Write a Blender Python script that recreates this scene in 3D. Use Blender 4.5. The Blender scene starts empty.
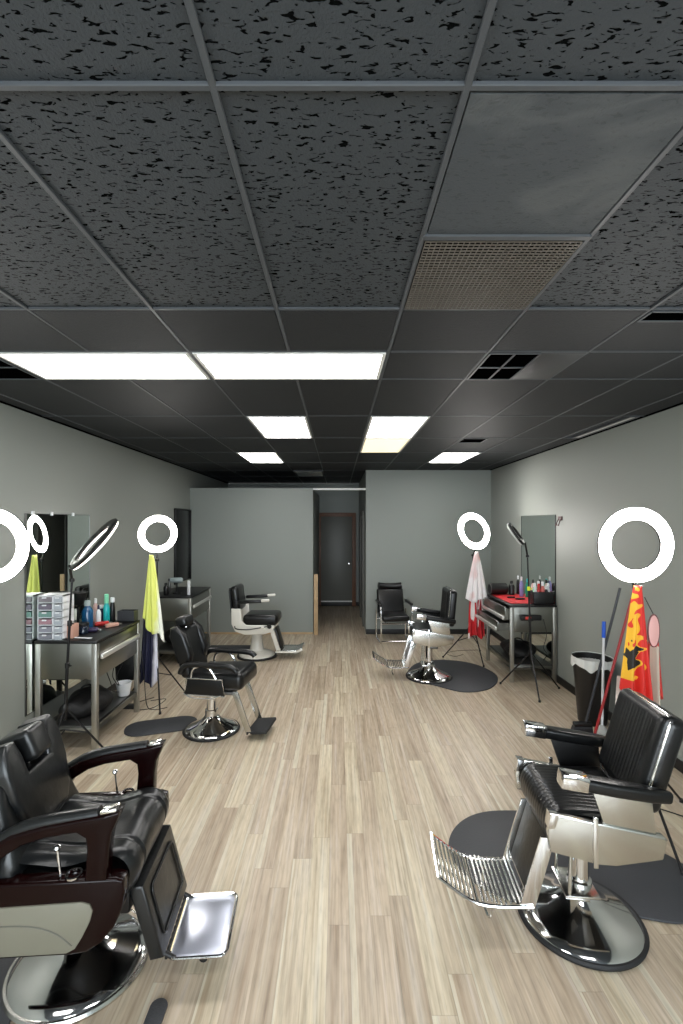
import bpy, bmesh, math, random
from mathutils import Vector, Matrix
random.seed(7)
C = bpy.context.scene
COL = C.collection
PI = math.pi
U0, V0, F, CH = 338.0, 523.0, 480.0, 1.95      # principal point, focal length in pixels, camera height
CEIL = CH + 0.93
XL, XR = -2.60, 2.69
YB, YF, YE = 8.43, -2.6, 11.3

def px(u, v, Y):                                # world point seen at pixel (u, v) at depth Y
    return Vector(((u-U0)/F*Y, Y, CH-(v-V0)/F*Y))

# ------------------------------------------------------------------ materials
MATS = {}
def _new(name):
    m = bpy.data.materials.new(name); m.use_nodes = True
    nt = m.node_tree
    return m, nt, nt.nodes['Principled BSDF']
def srgb(h):
    r = [int(h[i:i+2], 16)/255 for i in (0, 2, 4)]
    return tuple((c/12.92 if c <= .04045 else ((c+.055)/1.055)**2.4) for c in r) + (1,)
def mat(name, col, rough=.5, metal=0, bump=0, bscale=60, spec=None, emit=None, estr=0, var=0, coat=0, vscale=8):
    if name in MATS: return MATS[name]
    m, nt, b = _new(name)
    c = srgb(col) if isinstance(col, str) else tuple(col)+(1,)
    b.inputs['Base Color'].default_value = c
    b.inputs['Roughness'].default_value = rough
    b.inputs['Metallic'].default_value = metal
    if spec is not None: b.inputs['Specular IOR Level'].default_value = spec
    if coat: b.inputs['Coat Weight'].default_value = coat; b.inputs['Coat Roughness'].default_value = .08
    if emit:
        b.inputs['Emission Color'].default_value = tuple(emit)+(1,)
        b.inputs['Emission Strength'].default_value = estr
    tc = nt.nodes.new('ShaderNodeTexCoord')
    if bump:
        n = nt.nodes.new('ShaderNodeTexNoise'); n.inputs['Scale'].default_value = bscale; n.inputs['Detail'].default_value = 4
        nt.links.new(tc.outputs['Object'], n.inputs['Vector'])
        bp = nt.nodes.new('ShaderNodeBump'); bp.inputs['Strength'].default_value = bump; bp.inputs['Distance'].default_value = .01
        nt.links.new(n.outputs['Fac'], bp.inputs['Height']); nt.links.new(bp.outputs['Normal'], b.inputs['Normal'])
    if var:
        n = nt.nodes.new('ShaderNodeTexNoise'); n.inputs['Scale'].default_value = vscale; n.inputs['Detail'].default_value = 5
        nt.links.new(tc.outputs['Object'], n.inputs['Vector'])
        mr = nt.nodes.new('ShaderNodeMapRange'); mr.inputs['From Min'].default_value = .3; mr.inputs['From Max'].default_value = .7
        mr.inputs['To Min'].default_value = 1-var; mr.inputs['To Max'].default_value = 1+var
        nt.links.new(n.outputs['Fac'], mr.inputs['Value'])
        mx = nt.nodes.new('ShaderNodeVectorMath'); mx.operation = 'SCALE'
        mx.inputs[0].default_value = c[:3]; nt.links.new(mr.outputs['Result'], mx.inputs['Scale'])
        nt.links.new(mx.outputs['Vector'], b.inputs['Base Color'])
    MATS[name] = m
    return m

def N(nt, t, **kw):
    n = nt.nodes.new(t)
    for k, v in kw.items(): setattr(n, k, v)
    return n
def M_(nt, op, a, b=None, c=None):
    n = N(nt, 'ShaderNodeMath', operation=op)
    for i, v in enumerate((a, b, c)):
        if v is None: continue
        if isinstance(v, (int, float)): n.inputs[i].default_value = v
        else: nt.links.new(v, n.inputs[i])
    return n.outputs[0]
def ramp(nt, fac, stops, interp='LINEAR'):
    r = N(nt, 'ShaderNodeValToRGB'); r.color_ramp.interpolation = interp
    e = r.color_ramp.elements
    while len(e) < len(stops): e.new(.5)
    for el, (p, c) in zip(e, stops):
        el.position = p; el.color = srgb(c) if isinstance(c, str) else (c, c, c, 1)
    nt.links.new(fac, r.inputs['Fac']); return r.outputs['Color']

def floor_material():
    m, nt, b = _new('wood_plank_vinyl'); L = nt.links.new
    tc = N(nt, 'ShaderNodeTexCoord'); sp = N(nt, 'ShaderNodeSeparateXYZ'); L(tc.outputs['Object'], sp.inputs[0])
    X, Y = sp.outputs['X'], sp.outputs['Y']
    pw = 0.105
    gx = M_(nt, 'DIVIDE', M_(nt, 'ADD', X, 20.0), pw); ix = M_(nt, 'FLOOR', gx); fx = M_(nt, 'FRACT', gx)
    wn = N(nt, 'ShaderNodeTexWhiteNoise', noise_dimensions='1D'); L(ix, wn.inputs['W'])
    gy = M_(nt, 'ADD', M_(nt, 'DIVIDE', Y, 1.25), M_(nt, 'MULTIPLY', wn.outputs['Value'], 7.3))
    iy = M_(nt, 'FLOOR', gy); fy = M_(nt, 'FRACT', gy)
    cb = N(nt, 'ShaderNodeCombineXYZ'); L(ix, cb.inputs[0]); L(iy, cb.inputs[1])
    w2 = N(nt, 'ShaderNodeTexWhiteNoise', noise_dimensions='2D'); L(cb.outputs[0], w2.inputs['Vector'])
    base = ramp(nt, w2.outputs['Value'], [(0, 'b5a999'), (.3, 'bcafa0'), (.6, 'c2b6a6'), (.85, 'c7bdac'), (1, 'cfc7b4')])
    # grain stretched along the plank, shifted per plank
    cg = N(nt, 'ShaderNodeCombineXYZ')
    L(M_(nt, 'MULTIPLY', X, 75.0), cg.inputs[0])
    L(M_(nt, 'ADD', M_(nt, 'MULTIPLY', Y, 1.6), M_(nt, 'MULTIPLY', w2.outputs['Value'], 40)), cg.inputs[1])
    ng = N(nt, 'ShaderNodeTexNoise'); ng.inputs['Scale'].default_value = 1.0; ng.inputs['Detail'].default_value = 6; ng.inputs['Distortion'].default_value = .6
    L(cg.outputs[0], ng.inputs['Vector'])
    gr = ramp(nt, ng.outputs['Fac'], [(.25, .62), (.42, .9), (.55, 1.0), (.72, 1.1)])
    cg2 = N(nt, 'ShaderNodeCombineXYZ')
    L(M_(nt, 'MULTIPLY', X, 26.0), cg2.inputs[0])
    L(M_(nt, 'ADD', M_(nt, 'MULTIPLY', Y, .9), M_(nt, 'MULTIPLY', w2.outputs['Value'], 23)), cg2.inputs[1])
    n2 = N(nt, 'ShaderNodeTexNoise'); n2.inputs['Scale'].default_value = 1.0; n2.inputs['Detail'].default_value = 4
    L(cg2.outputs[0], n2.inputs['Vector'])
    tint = ramp(nt, n2.outputs['Fac'], [(.28, 'cfc2b2'), (.42, 'ebe4d9'), (.55, 'f8f3e9'), (.7, 'ffffff')])
    mx = N(nt, 'ShaderNodeMixRGB', blend_type='MULTIPLY'); mx.inputs[0].default_value = 1; L(base, mx.inputs[1]); L(gr, mx.inputs[2])
    mx2 = N(nt, 'ShaderNodeMixRGB', blend_type='MULTIPLY'); mx2.inputs[0].default_value = 1; L(mx.outputs[0], mx2.inputs[1]); L(tint, mx2.inputs[2])
    # pale sapwood strip along one side of some planks
    st = M_(nt, 'MULTIPLY', M_(nt, 'LESS_THAN', M_(nt, 'ADD', fx, M_(nt, 'MULTIPLY', M_(nt, 'FRACT', M_(nt, 'MULTIPLY', w2.outputs['Value'], 3.3)), .3)), .36), M_(nt, 'GREATER_THAN', M_(nt, 'FRACT', M_(nt, 'MULTIPLY', w2.outputs['Value'], 7.77)), .66))
    mxs = N(nt, 'ShaderNodeMixRGB'); L(M_(nt, 'MULTIPLY', st, M_(nt, 'MULTIPLY', n2.outputs['Fac'], 1.0)), mxs.inputs[0]); L(mx2.outputs[0], mxs.inputs[1]); mxs.inputs[2].default_value = srgb('d2cfbb'); mx2 = mxs
    ng2 = N(nt, 'ShaderNodeTexNoise'); ng2.inputs['Scale'].default_value = 1.0; ng2.inputs['Detail'].default_value = 5
    mp2 = N(nt, 'ShaderNodeMapping'); mp2.inputs['Scale'].default_value = (60, 9, 1); L(tc.outputs['Object'], mp2.inputs['Vector']); L(mp2.outputs[0], ng2.inputs['Vector'])
    mo = N(nt, 'ShaderNodeMixRGB', blend_type='MULTIPLY'); mo.inputs[0].default_value = 1; L(mx2.outputs[0], mo.inputs[1]); L(ramp(nt, ng2.outputs['Fac'], [(.3, .86), (.5, 1.0), (.7, 1.06)]), mo.inputs[2]); mx2 = mo
    ex = M_(nt, 'MINIMUM', fx, M_(nt, 'SUBTRACT', 1.0, fx)); ey = M_(nt, 'MULTIPLY', M_(nt, 'MINIMUM', fy, M_(nt, 'SUBTRACT', 1.0, fy)), 11.0)
    ed = M_(nt, 'MINIMUM', ex, ey)
    seam = ramp(nt, ed, [(0, .72), (.014, .85), (.028, 1.0)])
    mx3 = N(nt, 'ShaderNodeMixRGB', blend_type='MULTIPLY'); mx3.inputs[0].default_value = .8; L(mx2.outputs[0], mx3.inputs[1]); L(seam, mx3.inputs[2])
    L(mx3.outputs[0], b.inputs['Base Color'])
    L(ramp(nt, ng.outputs['Fac'], [(.2, .46), (.8, .36)]), b.inputs['Roughness'])
    b.inputs['Specular IOR Level'].default_value = .4
    bp = N(nt, 'ShaderNodeBump'); bp.inputs['Strength'].default_value = .15; bp.inputs['Distance'].default_value = .003
    L(ng.outputs['Fac'], bp.inputs['Height']); L(bp.outputs[0], b.inputs['Normal'])
    return m

def tile_material(name, fissure=1.0, base='3b3f42', stain=False):
    m, nt, b = _new(name); L = nt.links.new
    tc = N(nt, 'ShaderNodeTexCoord')
    mp = N(nt, 'ShaderNodeMapping'); mp.inputs['Scale'].default_value = (37, 95, 1); L(tc.outputs['Object'], mp.inputs['Vector'])
    nd = N(nt, 'ShaderNodeTexNoise'); nd.inputs['Scale'].default_value = 2.0; L(mp.outputs[0], nd.inputs['Vector'])
    n1 = N(nt, 'ShaderNodeTexNoise'); n1.inputs['Scale'].default_value = 1.0; n1.inputs['Detail'].default_value = 2; n1.inputs['Distortion'].default_value = .7; L(mp.outputs[0], n1.inputs['Vector'])
    pit = ramp(nt, n1.outputs['Fac'], [(.588, 0.0), (.625, 1.0)])
    n2 = N(nt, 'ShaderNodeTexNoise'); n2.inputs['Scale'].default_value = 140; n2.inputs['Detail'].default_value = 3; L(tc.outputs['Object'], n2.inputs['Vector'])
    h = M_(nt, 'ADD', M_(nt, 'MULTIPLY', pit, -1.0*fissure), M_(nt, 'MULTIPLY', n2.outputs['Fac'], .6))
    bp = N(nt, 'ShaderNodeBump'); bp.inputs['Strength'].default_value = .55; bp.inputs['Distance'].default_value = .006
    L(h, bp.inputs['Height']); L(bp.outputs[0], b.inputs['Normal'])
    mx = N(nt, 'ShaderNodeMixRGB'); L(M_(nt, 'MULTIPLY', pit, .95*fissure), mx.inputs[0])
    mx.inputs[1].default_value = srgb(base); mx.inputs[2].default_value = srgb('040404')
    out = mx.outputs[0]
    if stain:
        n3 = N(nt, 'ShaderNodeTexNoise'); n3.inputs['Scale'].default_value = 2.2; n3.inputs['Detail'].default_value = 3; n3.inputs['Distortion'].default_value = 1.5; L(tc.outputs['Object'], n3.inputs['Vector'])
        s = ramp(nt, n3.outputs['Fac'], [(.5, 0.0), (.62, .5), (.7, 0.1)])
        m4 = N(nt, 'ShaderNodeMixRGB'); L(s, m4.inputs[0]); L(out, m4.inputs[1]); m4.inputs[2].default_value = srgb('5d6060'); out = m4.outputs[0]
    L(out, b.inputs['Base Color']); b.inputs['Roughness'].default_value = .58
    L(M_(nt, 'MULTIPLY', M_(nt, 'SUBTRACT', 1.0, pit if fissure > .5 else 0.0), .16), b.inputs['Specular IOR Level'])
    return m

def pattern_material(name, stops, scale=6, dist=2.0, interp='CONSTANT', zstretch=.6, rough=.6):
    m, nt, b = _new(name); L = nt.links.new
    tc = N(nt, 'ShaderNodeTexCoord'); mp = N(nt, 'ShaderNodeMapping'); mp.inputs['Scale'].default_value = (1, 1, zstretch); L(tc.outputs['Object'], mp.inputs['Vector'])
    n = N(nt, 'ShaderNodeTexNoise'); n.inputs['Scale'].default_value = scale; n.inputs['Distortion'].default_value = dist; n.inputs['Detail'].default_value = 1
    L(mp.outputs[0], n.inputs['Vector'])
    L(ramp(nt, n.outputs['Fac'], stops, interp), b.inputs['Base Color']); b.inputs['Roughness'].default_value = rough
    return m

leather = mat('black_vinyl_upholstery', '0c0d0e', .3, bump=.12, bscale=35, spec=.45)
leather_b = mat('black_leather', '101213', .32, bump=.25, bscale=14, spec=.5)
blackpl = mat('black_plastic', '0d0d0e', .4)
blackmet = mat('black_painted_metal', '101012', .35, metal=.3)
rubber = mat('black_rubber', '17181a', .65, bump=.1, bscale=200)
matm = mat('anti_fatigue_mat_rubber', '36383c', .55, bump=.2, bscale=120)
chrome = mat('polished_chrome', (.78, .78, .78), .09, 1)
chrome_s = mat('satin_chrome', (.62, .62, .59), .2, 1, bump=.02, bscale=5)
steel = mat('brushed_steel', (.26, .26, .235), .32, 1, bump=.04, bscale=30)
steel_d = mat('dark_steel', (.16, .16, .155), .35, .9)
brightbar = mat('bright_aluminium_handle', (.85, .85, .83), .3, .8)
burg = mat('burgundy_lacquer', '100303', .2, coat=.08, spec=.12)
beige = mat('beige_panel', '6e6c5f', .45)
enamel = mat('white_enamel', 'd8d5cc', .25, bump=.02)
wallm = mat('grey_green_wall_paint', '8d918b', .52, bump=.05, bscale=90, spec=.35)
wallb = mat('grey_green_wall_paint_rear', '868b86', .5, bump=.05, bscale=90, spec=.4)
basem = mat('black_baseboard', '131313', .5)
gridm = mat('painted_tee_bar', '4a4d50', .42, .0, spec=.2)
darkm = mat('dark_void', '030303', .95, spec=0)
diff = mat('troffer_diffuser', 'ffffff', .5, emit=(1.0, .985, .97), estr=5.0)
diff_w = mat('warm_troffer_diffuser', 'ffffff', .5, emit=(1, .8, .40), estr=.5)
diff_off = mat('unlit_diffuser', 'c4c8c5', .4)
ringm = mat('ring_diffuser', 'ffffff', .5, emit=(1, .96, .92), estr=14)
ringdim = mat('ring_edge_glow', 'fff2e8', .5, emit=(1, .93, .86), estr=2.2)
mirrorm = mat('mirror_glass', (.80, .86, .82), .01, 1)
wood = mat('brown_wood_trim', '6f4a35', .5, var=.15, vscale=20)
pine = mat('pine_board', 'b09672', .55, var=.1)
doorm = mat('grey_painted_door', '62625c', .45)
whitep = mat('white_plastic', 'dcdee0', .35)
whiteb = mat('white_paint', 'e8e8e4', .4)

# ------------------------------------------------------------------ mesh helpers
class MB:
    def __init__(s): s.bm = bmesh.new()
    def _merge(s, t, M=None):
        if M is not None: bmesh.ops.transform(t, matrix=M, verts=t.verts)
        me = bpy.data.meshes.new('tmp'); t.to_mesh(me); t.free(); s.bm.from_mesh(me); bpy.data.meshes.remove(me)
        return s
    def box(s, x0, x1, y0, y1, z0, z1, bev=0, seg=2, M=None):
        t = bmesh.new(); bmesh.ops.create_cube(t, size=1)
        bmesh.ops.transform(t, matrix=Matrix.Translation(((x0+x1)/2, (y0+y1)/2, (z0+z1)/2)) @ Matrix.Diagonal((abs(x1-x0), abs(y1-y0), abs(z1-z0), 1)), verts=t.verts)
        if bev: bmesh.ops.bevel(t, geom=t.edges[:], offset=bev, segments=seg, affect='EDGES', profile=.5)
        return s._merge(t, M)
    def prism(s, pts, axis, a0, a1, bev=0, seg=2, M=None):
        """pts: 2-D outline; axis 'y': (x,z) extruded along y; 'z': (x,y) along z; 'x': (y,z) along x"""
        t = bmesh.new()
        def P(p, a): return {'y': (p[0], a, p[1]), 'z': (p[0], p[1], a), 'x': (a, p[0], p[1])}[axis]
        v0 = [t.verts.new(P(p, a0)) for p in pts]; v1 = [t.verts.new(P(p, a1)) for p in pts]
        n = len(pts)
        f0 = t.faces.new(v0); f1 = t.faces.new(v1[::-1])
        for i in range(n): t.faces.new((v0[i], v1[i], v1[(i+1) % n], v0[(i+1) % n]))
        bmesh.ops.recalc_face_normals(t, faces=t.faces)
        if bev:
            ed = set(f0.edges) | set(f1.edges)
            bmesh.ops.bevel(t, geom=list(ed), offset=bev, segments=seg, affect='EDGES', profile=.5)
        return s._merge(t, M)
    def tube(s, pts, r, n=10, closed=False, M=None, caps=True):
        pts = [Vector(p) for p in pts]; k = len(pts)
        rs = r if isinstance(r, (list, tuple)) else [r]*k
        t = bmesh.new(); rings = []; up = None
        for i, p in enumerate(pts):
            if closed: d = pts[(i+1) % k]-pts[i-1]
            else: d = pts[min(i+1, k-1)]-pts[max(i-1, 0)]
            d.normalize()
            if up is None:
                up = Vector((0, 0, 1)) if abs(d.z) < .9 else Vector((1, 0, 0))
            a = d.cross(up).normalized(); b = a.cross(d).normalized(); up = b
            rings.append([t.verts.new(p+(a*math.cos(2*PI*j/n)+b*math.sin(2*PI*j/n))*rs[i]) for j in range(n)])
        m = k if closed else k-1
        for i in range(m):
            A, B = rings[i], rings[(i+1) % k]
            for j in range(n): t.faces.new((A[j], A[(j+1) % n], B[(j+1) % n], B[j]))
        if not closed and caps:
            t.faces.new(rings[0][::-1]); t.faces.new(rings[-1])
        bmesh.ops.recalc_face_normals(t, faces=t.faces)
        return s._merge(t, M)
    def lathe(s, prof, n=40, M=None, cx=0, cy=0):
        t = bmesh.new(); rings = []
        for r, z in prof:
            if r < 1e-6: rings.append([t.verts.new((cx, cy, z))])
            else: rings.append([t.verts.new((cx+r*math.cos(2*PI*j/n), cy+r*math.sin(2*PI*j/n), z)) for j in range(n)])
        for A, B in zip(rings, rings[1:]):
            for j in range(n):
                a, b = A[j % len(A)], A[(j+1) % len(A)]; c, d = B[(j+1) % len(B)], B[j % len(B)]
                vs = []
                for q in (a, b, c, d):
                    if q not in vs: vs.append(q)
                if len(vs) > 2: t.faces.new(vs)
        for R in (rings[0], rings[-1]):
            if len(R) > 2: t.faces.new(R)
        bmesh.ops.recalc_face_normals(t, faces=t.faces)
        return s._merge(t, M)
    def ring(s, R, prof, n=72, M=None):
        """closed cross-section prof [(dr,dz)] swept round radius R"""
        t = bmesh.new(); k = len(prof)
        g = [[t.verts.new(((R+dr)*math.cos(2*PI*j/n), (R+dr)*math.sin(2*PI*j/n), dz)) for dr, dz in prof] for j in range(n)]
        for j in range(n):
            A, B = g[j], g[(j+1) % n]
            for i in range(k): t.faces.new((A[i], A[(i+1) % k], B[(i+1) % k], B[i]))
        bmesh.ops.recalc_face_normals(t, faces=t.faces)
        return s._merge(t, M)
    def grid(s, fn, nu, nv, M=None):
        t = bmesh.new()
        g = [[t.verts.new(fn(i/nu, j/nv)) for j in range(nv+1)] for i in range(nu+1)]
        for i in range(nu):
            for j in range(nv): t.faces.new((g[i][j], g[i+1][j], g[i+1][j+1], g[i][j+1]))
        return s._merge(t, M)
    def build(s, name, m, parent=None, loc=(0, 0, 0), smooth=True, ang=38):
        me = bpy.data.meshes.new(name); s.bm.to_mesh(me); s.bm.free()
        me.materials.append(m)
        if smooth:
            for p in me.polygons: p.use_smooth = True
            me.set_sharp_from_angle(angle=math.radians(ang))
        o = bpy.data.objects.new(name, me); COL.objects.link(o); o.location = loc
        if parent: o.parent = parent
        return o
def softbox(x0, x1, y0, y1, z0, z1, r, M=None, bulge=0.0, rib=None, nx=28, ny=36):
    """upholstered cushion: rounded box whose top is slightly domed; returns an MB"""
    b = MB(); b.box(x0, x1, y0, y1, z0, z1, r, 5, M); return b
def tag(o, label=None, cat=None, group=None, kind=None):
    if label: o['label'] = label
    if cat: o['category'] = cat
    if group: o['group'] = group
    if kind: o['kind'] = kind
    return o
def empty(name, loc, rz=0, label=None, cat=None, group=None):
    o = bpy.data.objects.new(name, None); COL.objects.link(o); o.location = loc; o.rotation_euler = (0, 0, rz)
    o.empty_display_size = .1
    return tag(o, label, cat, group)
def struct(o): o['kind'] = 'structure'; return o
def copy_tree(o, parent=None):
    kids = [c for c in COL.objects if c.parent == o]
    c = o.copy(); COL.objects.link(c); c.parent = parent
    for k in kids: copy_tree(k, c)
    return c
def arc(cx, cy, r, a0, a1, n=8):
    return [(cx+r*math.cos(math.radians(a0+(a1-a0)*i/n)), cy+r*math.sin(math.radians(a0+(a1-a0)*i/n))) for i in range(n+1)]
def rrect(x0, x1, y0, y1, r, n=6):
    return arc(x1-r, y1-r, r, 0, 90, n)+arc(x0+r, y1-r, r, 90, 180, n)+arc(x0+r, y0+r, r, 180, 270, n)+arc(x1-r, y0+r, r, 270, 360, n)
def smooth_loop(pts, k=6):
    n = len(pts); out = []
    for i in range(n):
        p0, p1, p2, p3 = [Vector(pts[(i+j-1) % n]) for j in range(4)]
        for q in range(k):
            t = q/k
            out.append(tuple(.5*((2*p1)+(-p0+p2)*t+(2*p0-5*p1+4*p2-p3)*t*t+(-p0+3*p1-3*p2+p3)*t**3)))
    return out
def smooth_path(pts, k=6):
    pts = [Vector(p) for p in pts]; n = len(pts); out = []
    for i in range(n-1):
        p0, p1, p2, p3 = pts[max(i-1, 0)], pts[i], pts[i+1], pts[min(i+2, n-1)]
        for q in range(k):
            t = q/k
            out.append(.5*((2*p1)+(-p0+p2)*t+(2*p0-5*p1+4*p2-p3)*t*t+(-p0+3*p1-3*p2+p3)*t**3))
    out.append(pts[-1]); return out
def rotY(a, p):   # rotate about the y axis through point p
    return Matrix.Translation(p) @ Matrix.Rotation(a, 4, 'Y') @ Matrix.Translation([-c for c in p])

# ------------------------------------------------------------------ room
struct(MB().box(XL-.1, XR+.1, YF-.1, YE+.1, -.1, 0).build('floor', floor_material(), smooth=False))
T = .1
struct(MB().box(XL-T, XL, YF, YE, 0, CEIL).build('wall_left', wallm, smooth=False))
struct(MB().box(XR, XR+T, YF, YE, 0, CEIL).build('wall_right', wallm, smooth=False))
struct(MB().box(XL-T, XR+T, YF-T, YF, 0, CEIL).build('wall_front', wallm, smooth=False))
struct(MB().box(XL-T, XR+T, YE, YE+T, 0, CEIL).build('wall_back', wallb, smooth=False))
PT = 2.565
struct(MB().box(XL, -.44, YB, YB+.11, 0, PT).build('wall_partition_left', wallb, smooth=False))
struct(MB().box(.49, XR, YB, YB+.11, 0, CEIL).build('wall_partition_right', wallb, smooth=False))
struct(MB().box(-.54, -.44, YB+.11, YE, 0, PT).build('wall_corridor_left', wallb, smooth=False))
struct(MB().box(.49, .59, YB+.11, YE, 0, CEIL).build('wall_corridor_right', wallb, smooth=False))
struct(MB().box(-.44, .49, YB+.02, YB+.08, PT-.035, PT, .004).build('trim_1', whiteb))
# baseboards
struct(MB().box(XR-.012, XR, YF, YB, 0, .09, .003).build('baseboard_right', basem))
struct(MB().box(.49, XR-.012, YB-.012, YB, 0, .09, .003).build('baseboard_back', basem))
struct(MB().box(XL, XL+.012, YF, YB, 0, .09, .003).build('baseboard_left', basem))
struct(MB().box(XL+.012, -.44, YB-.012, YB, 0, .035, .003).build('baseboard_partition', pine))
struct(MB().box(-.44, .49, YE-.012, YE, 0, .09, .003).build('baseboard_corridor', basem))
# back door of the corridor with its wood casing
d = MB(); DX0, DX1, DT = -.40, .33, 2.10
d.box(DX0, DX1, YE-.05, YE, .1, DT, .004)
door = struct(d.build('door_1', doorm))
c = MB(); c.box(DX0-.05, DX0, YE-.07, YE, 0, DT+.09, .004); c.box(DX1, DX1+.09, YE-.07, YE, 0, DT+.09, .004); c.box(DX0, DX1, YE-.07, YE, DT, DT+.09, .004)
c.build('door_casing', wood, door)
h = MB(); h.lathe([(0, 0), (.012, 0), (.012, .04), (.028, .05), (.03, .07), (.02, .085), (0, .088)], 16, Matrix.Translation((DX1-.07, YE-.05, 1.0)) @ Matrix.Rotation(PI/2, 4, 'X'))
h.build('door_knob', chrome_s, door)
MB().box(DX0, DX1, YE-.056, YE-.05, .1, .13, .001).build('door_sweep', whiteb, door)
# side door edge in the corridor's right wall
d2 = struct(MB().box(.478, .489, 9.1, 9.95, .02, 2.1, .003).build('door_2', doorm))
cs = MB(); cs.box(.46, .489, 9.03, 9.1, 0, 2.17, .003); cs.box(.46, .489, 9.95, 10.02, 0, 2.17, .003); cs.box(.46, .489, 9.1, 9.95, 2.1, 2.17, .003)
cs.build('door_casing', doorm, d2)

# glowing shop-front windows behind the camera, unseen, added to brighten and cool the front
pane = mat('added_daylight_pane', (.8, .9, 1), .3, emit=(.84, .93, 1.0), estr=4.2)
for i, (xa, xb) in enumerate(((-2.35, -.85), (-.65, .85), (1.05, 2.45))):
    wi = struct(MB().box(xa, xb, YF+.004, YF+.012, .55, 2.45).build('window_%d' % (i+1), pane, smooth=False))
    f = MB(); f.box(xa-.05, xa, YF+.002, YF+.05, .5, 2.5, .004); f.box(xb, xb+.05, YF+.002, YF+.05, .5, 2.5, .004); f.box(xa, xb, YF+.002, YF+.05, .5, .55, .004); f.box(xa, xb, YF+.002, YF+.05, 2.45, 2.5, .004); f.box(xa, xb, YF+.013, YF+.04, 1.48, 1.52, .003)
    f.build('window_frame', basem, wi)
# ceiling
W_ = .5455; X0 = .0045
tilef = tile_material('black_fissured_ceiling_tile', 1.0)
tilep = tile_material('black_plain_ceiling_tile', .15, '292b2d')  # smoother tile, base darkened to imitate weaker light on the rear ceiling
tiles = tile_material('black_smooth_ceiling_tile', 0.25, '44484b', True)
ROWS = [-2.2, -1.13, -.04, 1.03, 2.10, 2.62, 3.12, 4.19, 5.27, 6.35, 7.43, 8.5, 9.6, 10.7]
COLX = [X0+(k+.5)*W_ for k in range(-5, 5)]
holes = []                                     # ceiling cells taken by lights and vents
def cell(x0, x1, y0, y1): holes.append((x0, x1, y0, y1))
c0 = [X0+(k-.5)*W_ for k in range(-4, 6)]      # c0[4] = -.268, c0[5] = .277
def cx_(k): return X0+(k-.5)*W_                # k=0: -.268   k=1: .277
ceil_o = struct(MB().box(XL, XR, YF, YE, CEIL+.014, CEIL+.1).build('ceiling', tilef, smooth=False))
# smoother replacement tile beside the open grille
struct(MB().box(cx_(1)+.012, cx_(2)-.012, 1.045, 1.553, CEIL+.004, CEIL+.0139).build('ceiling_panel', tiles, smooth=False))
ct = MB()
for (y0, y1) in ((2.115, 2.60), (2.64, 3.10)):
    for k in range(-4, 5):
        if (y0 < 2.5) or k not in (-2, -1, 0, 2): pass
        if y0 > 2.5 and k in (-2, -1, 0, 2): continue
        ct.box(cx_(k)+.012, min(cx_(k+1)-.012, XR), y0, y1, CEIL+.004, CEIL+.0139)
lit = {(-1, 4.19), (1, 4.19), (1, 5.27), (-2, 6.35), (3, 6.35), (-1, 8.5), (5, 4.19)}
for y0, y1 in zip(ROWS[6:-1], ROWS[7:]):
    for k in range(-5, 6):
        if (k, y0) in lit: continue
        ct.box(max(cx_(k)+.010, XL), min(cx_(k+1)-.010, XR), y0+.01, y1-.01, CEIL+.006, CEIL+.0139)
struct(ct.build('ceiling_panel', tilep, smooth=False))
g = MB()
for k in range(-4, 6):
    x = cx_(k)
    if not XL < x < XR: continue
    cuts = [(2.62, 3.12)] if k in (-2, 0) else []
    if k in (-2, 0, 2): cuts.insert(0, (-.04, .5))
    if k == 0: cuts.insert(0, (-2.2, -1.66))
    ya = YF
    for a_, b_ in cuts+[(YE, YE)]:
        g.box(x-.008, x+.008, ya, a_, CEIL+.002, CEIL+.0135, .002, 1); ya = b_
for y in ROWS:
    g.box(XL, XR, y-.008, y+.008, CEIL+.0025, CEIL+.0135, .002, 1)
g.box(cx_(1), cx_(2), 1.553, 1.577, CEIL-.003, CEIL+.0135, .002, 1)
struct(g.build('trim_2', gridm, smooth=False))
e = MB(); e.box(XL, XL+.02, YF, YE, CEIL-.004, CEIL+.0135); e.box(XR-.02, XR, YF, YE, CEIL-.004, CEIL+.0135)
struct(e.build('trim_3', darkm, smooth=False))

def troffer(x0, x1, y0, y1, label, m=None, on=True, group=None):
    r = empty('ceiling_light', ((x0+x1)/2, (y0+y1)/2, CEIL), 0, label, 'ceiling light', group)
    w, l = (x1-x0)/2-.013, (y1-y0)/2-.013
    f = MB()
    for a in ((-w, w, -l, -l+.02), (-w, w, l-.02, l), (-w, -w+.02, -l+.02, l-.02), (w-.02, w, -l+.02, l-.02)):
        f.box(a[0], a[1], a[2], a[3], -.002, .0128, .001, 1)
    f.build('frame', whiteb if on else gridm, r)
    MB().box(-w+.02, w-.02, -l+.02, l-.02, .002, .012).build('diffuser', m or (diff if on else diff_off), r, smooth=False)
    return r
troffer(cx_(-3), cx_(-1), 2.62, 3.12, 'large lit ceiling light panel, left one of the wide pair nearest the camera')
troffer(cx_(-1), cx_(1), 2.62, 3.12, 'large lit ceiling light panel, right one of the wide pair nearest the camera')
troffer(cx_(-1), cx_(0), 4.19, 5.27, 'lit white ceiling light in the left column, just beyond the wide pair')
troffer(cx_(1), cx_(2), 4.19, 5.27, 'lit white ceiling light in the right column, touching the warm one behind it')
troffer(cx_(1), cx_(2), 5.27, 6.35, 'warm yellowish lit ceiling light directly behind a white one', diff_w)
troffer(cx_(-2), cx_(-1), 6.35, 7.43, 'lit ceiling light at the rear left, nearest the partition wall')
troffer(cx_(3), cx_(4), 6.35, 7.43, 'lit ceiling light at the rear right, nearest the corner of the walls')
troffer(2.545, XR-.03, 4.19, 5.27, 'narrow unlit ceiling light against the right wall', on=False)
troffer(cx_(-1), cx_(0), 8.62, 9.6, 'unlit ceiling light beyond the top of the partition wall', on=False)
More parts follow.
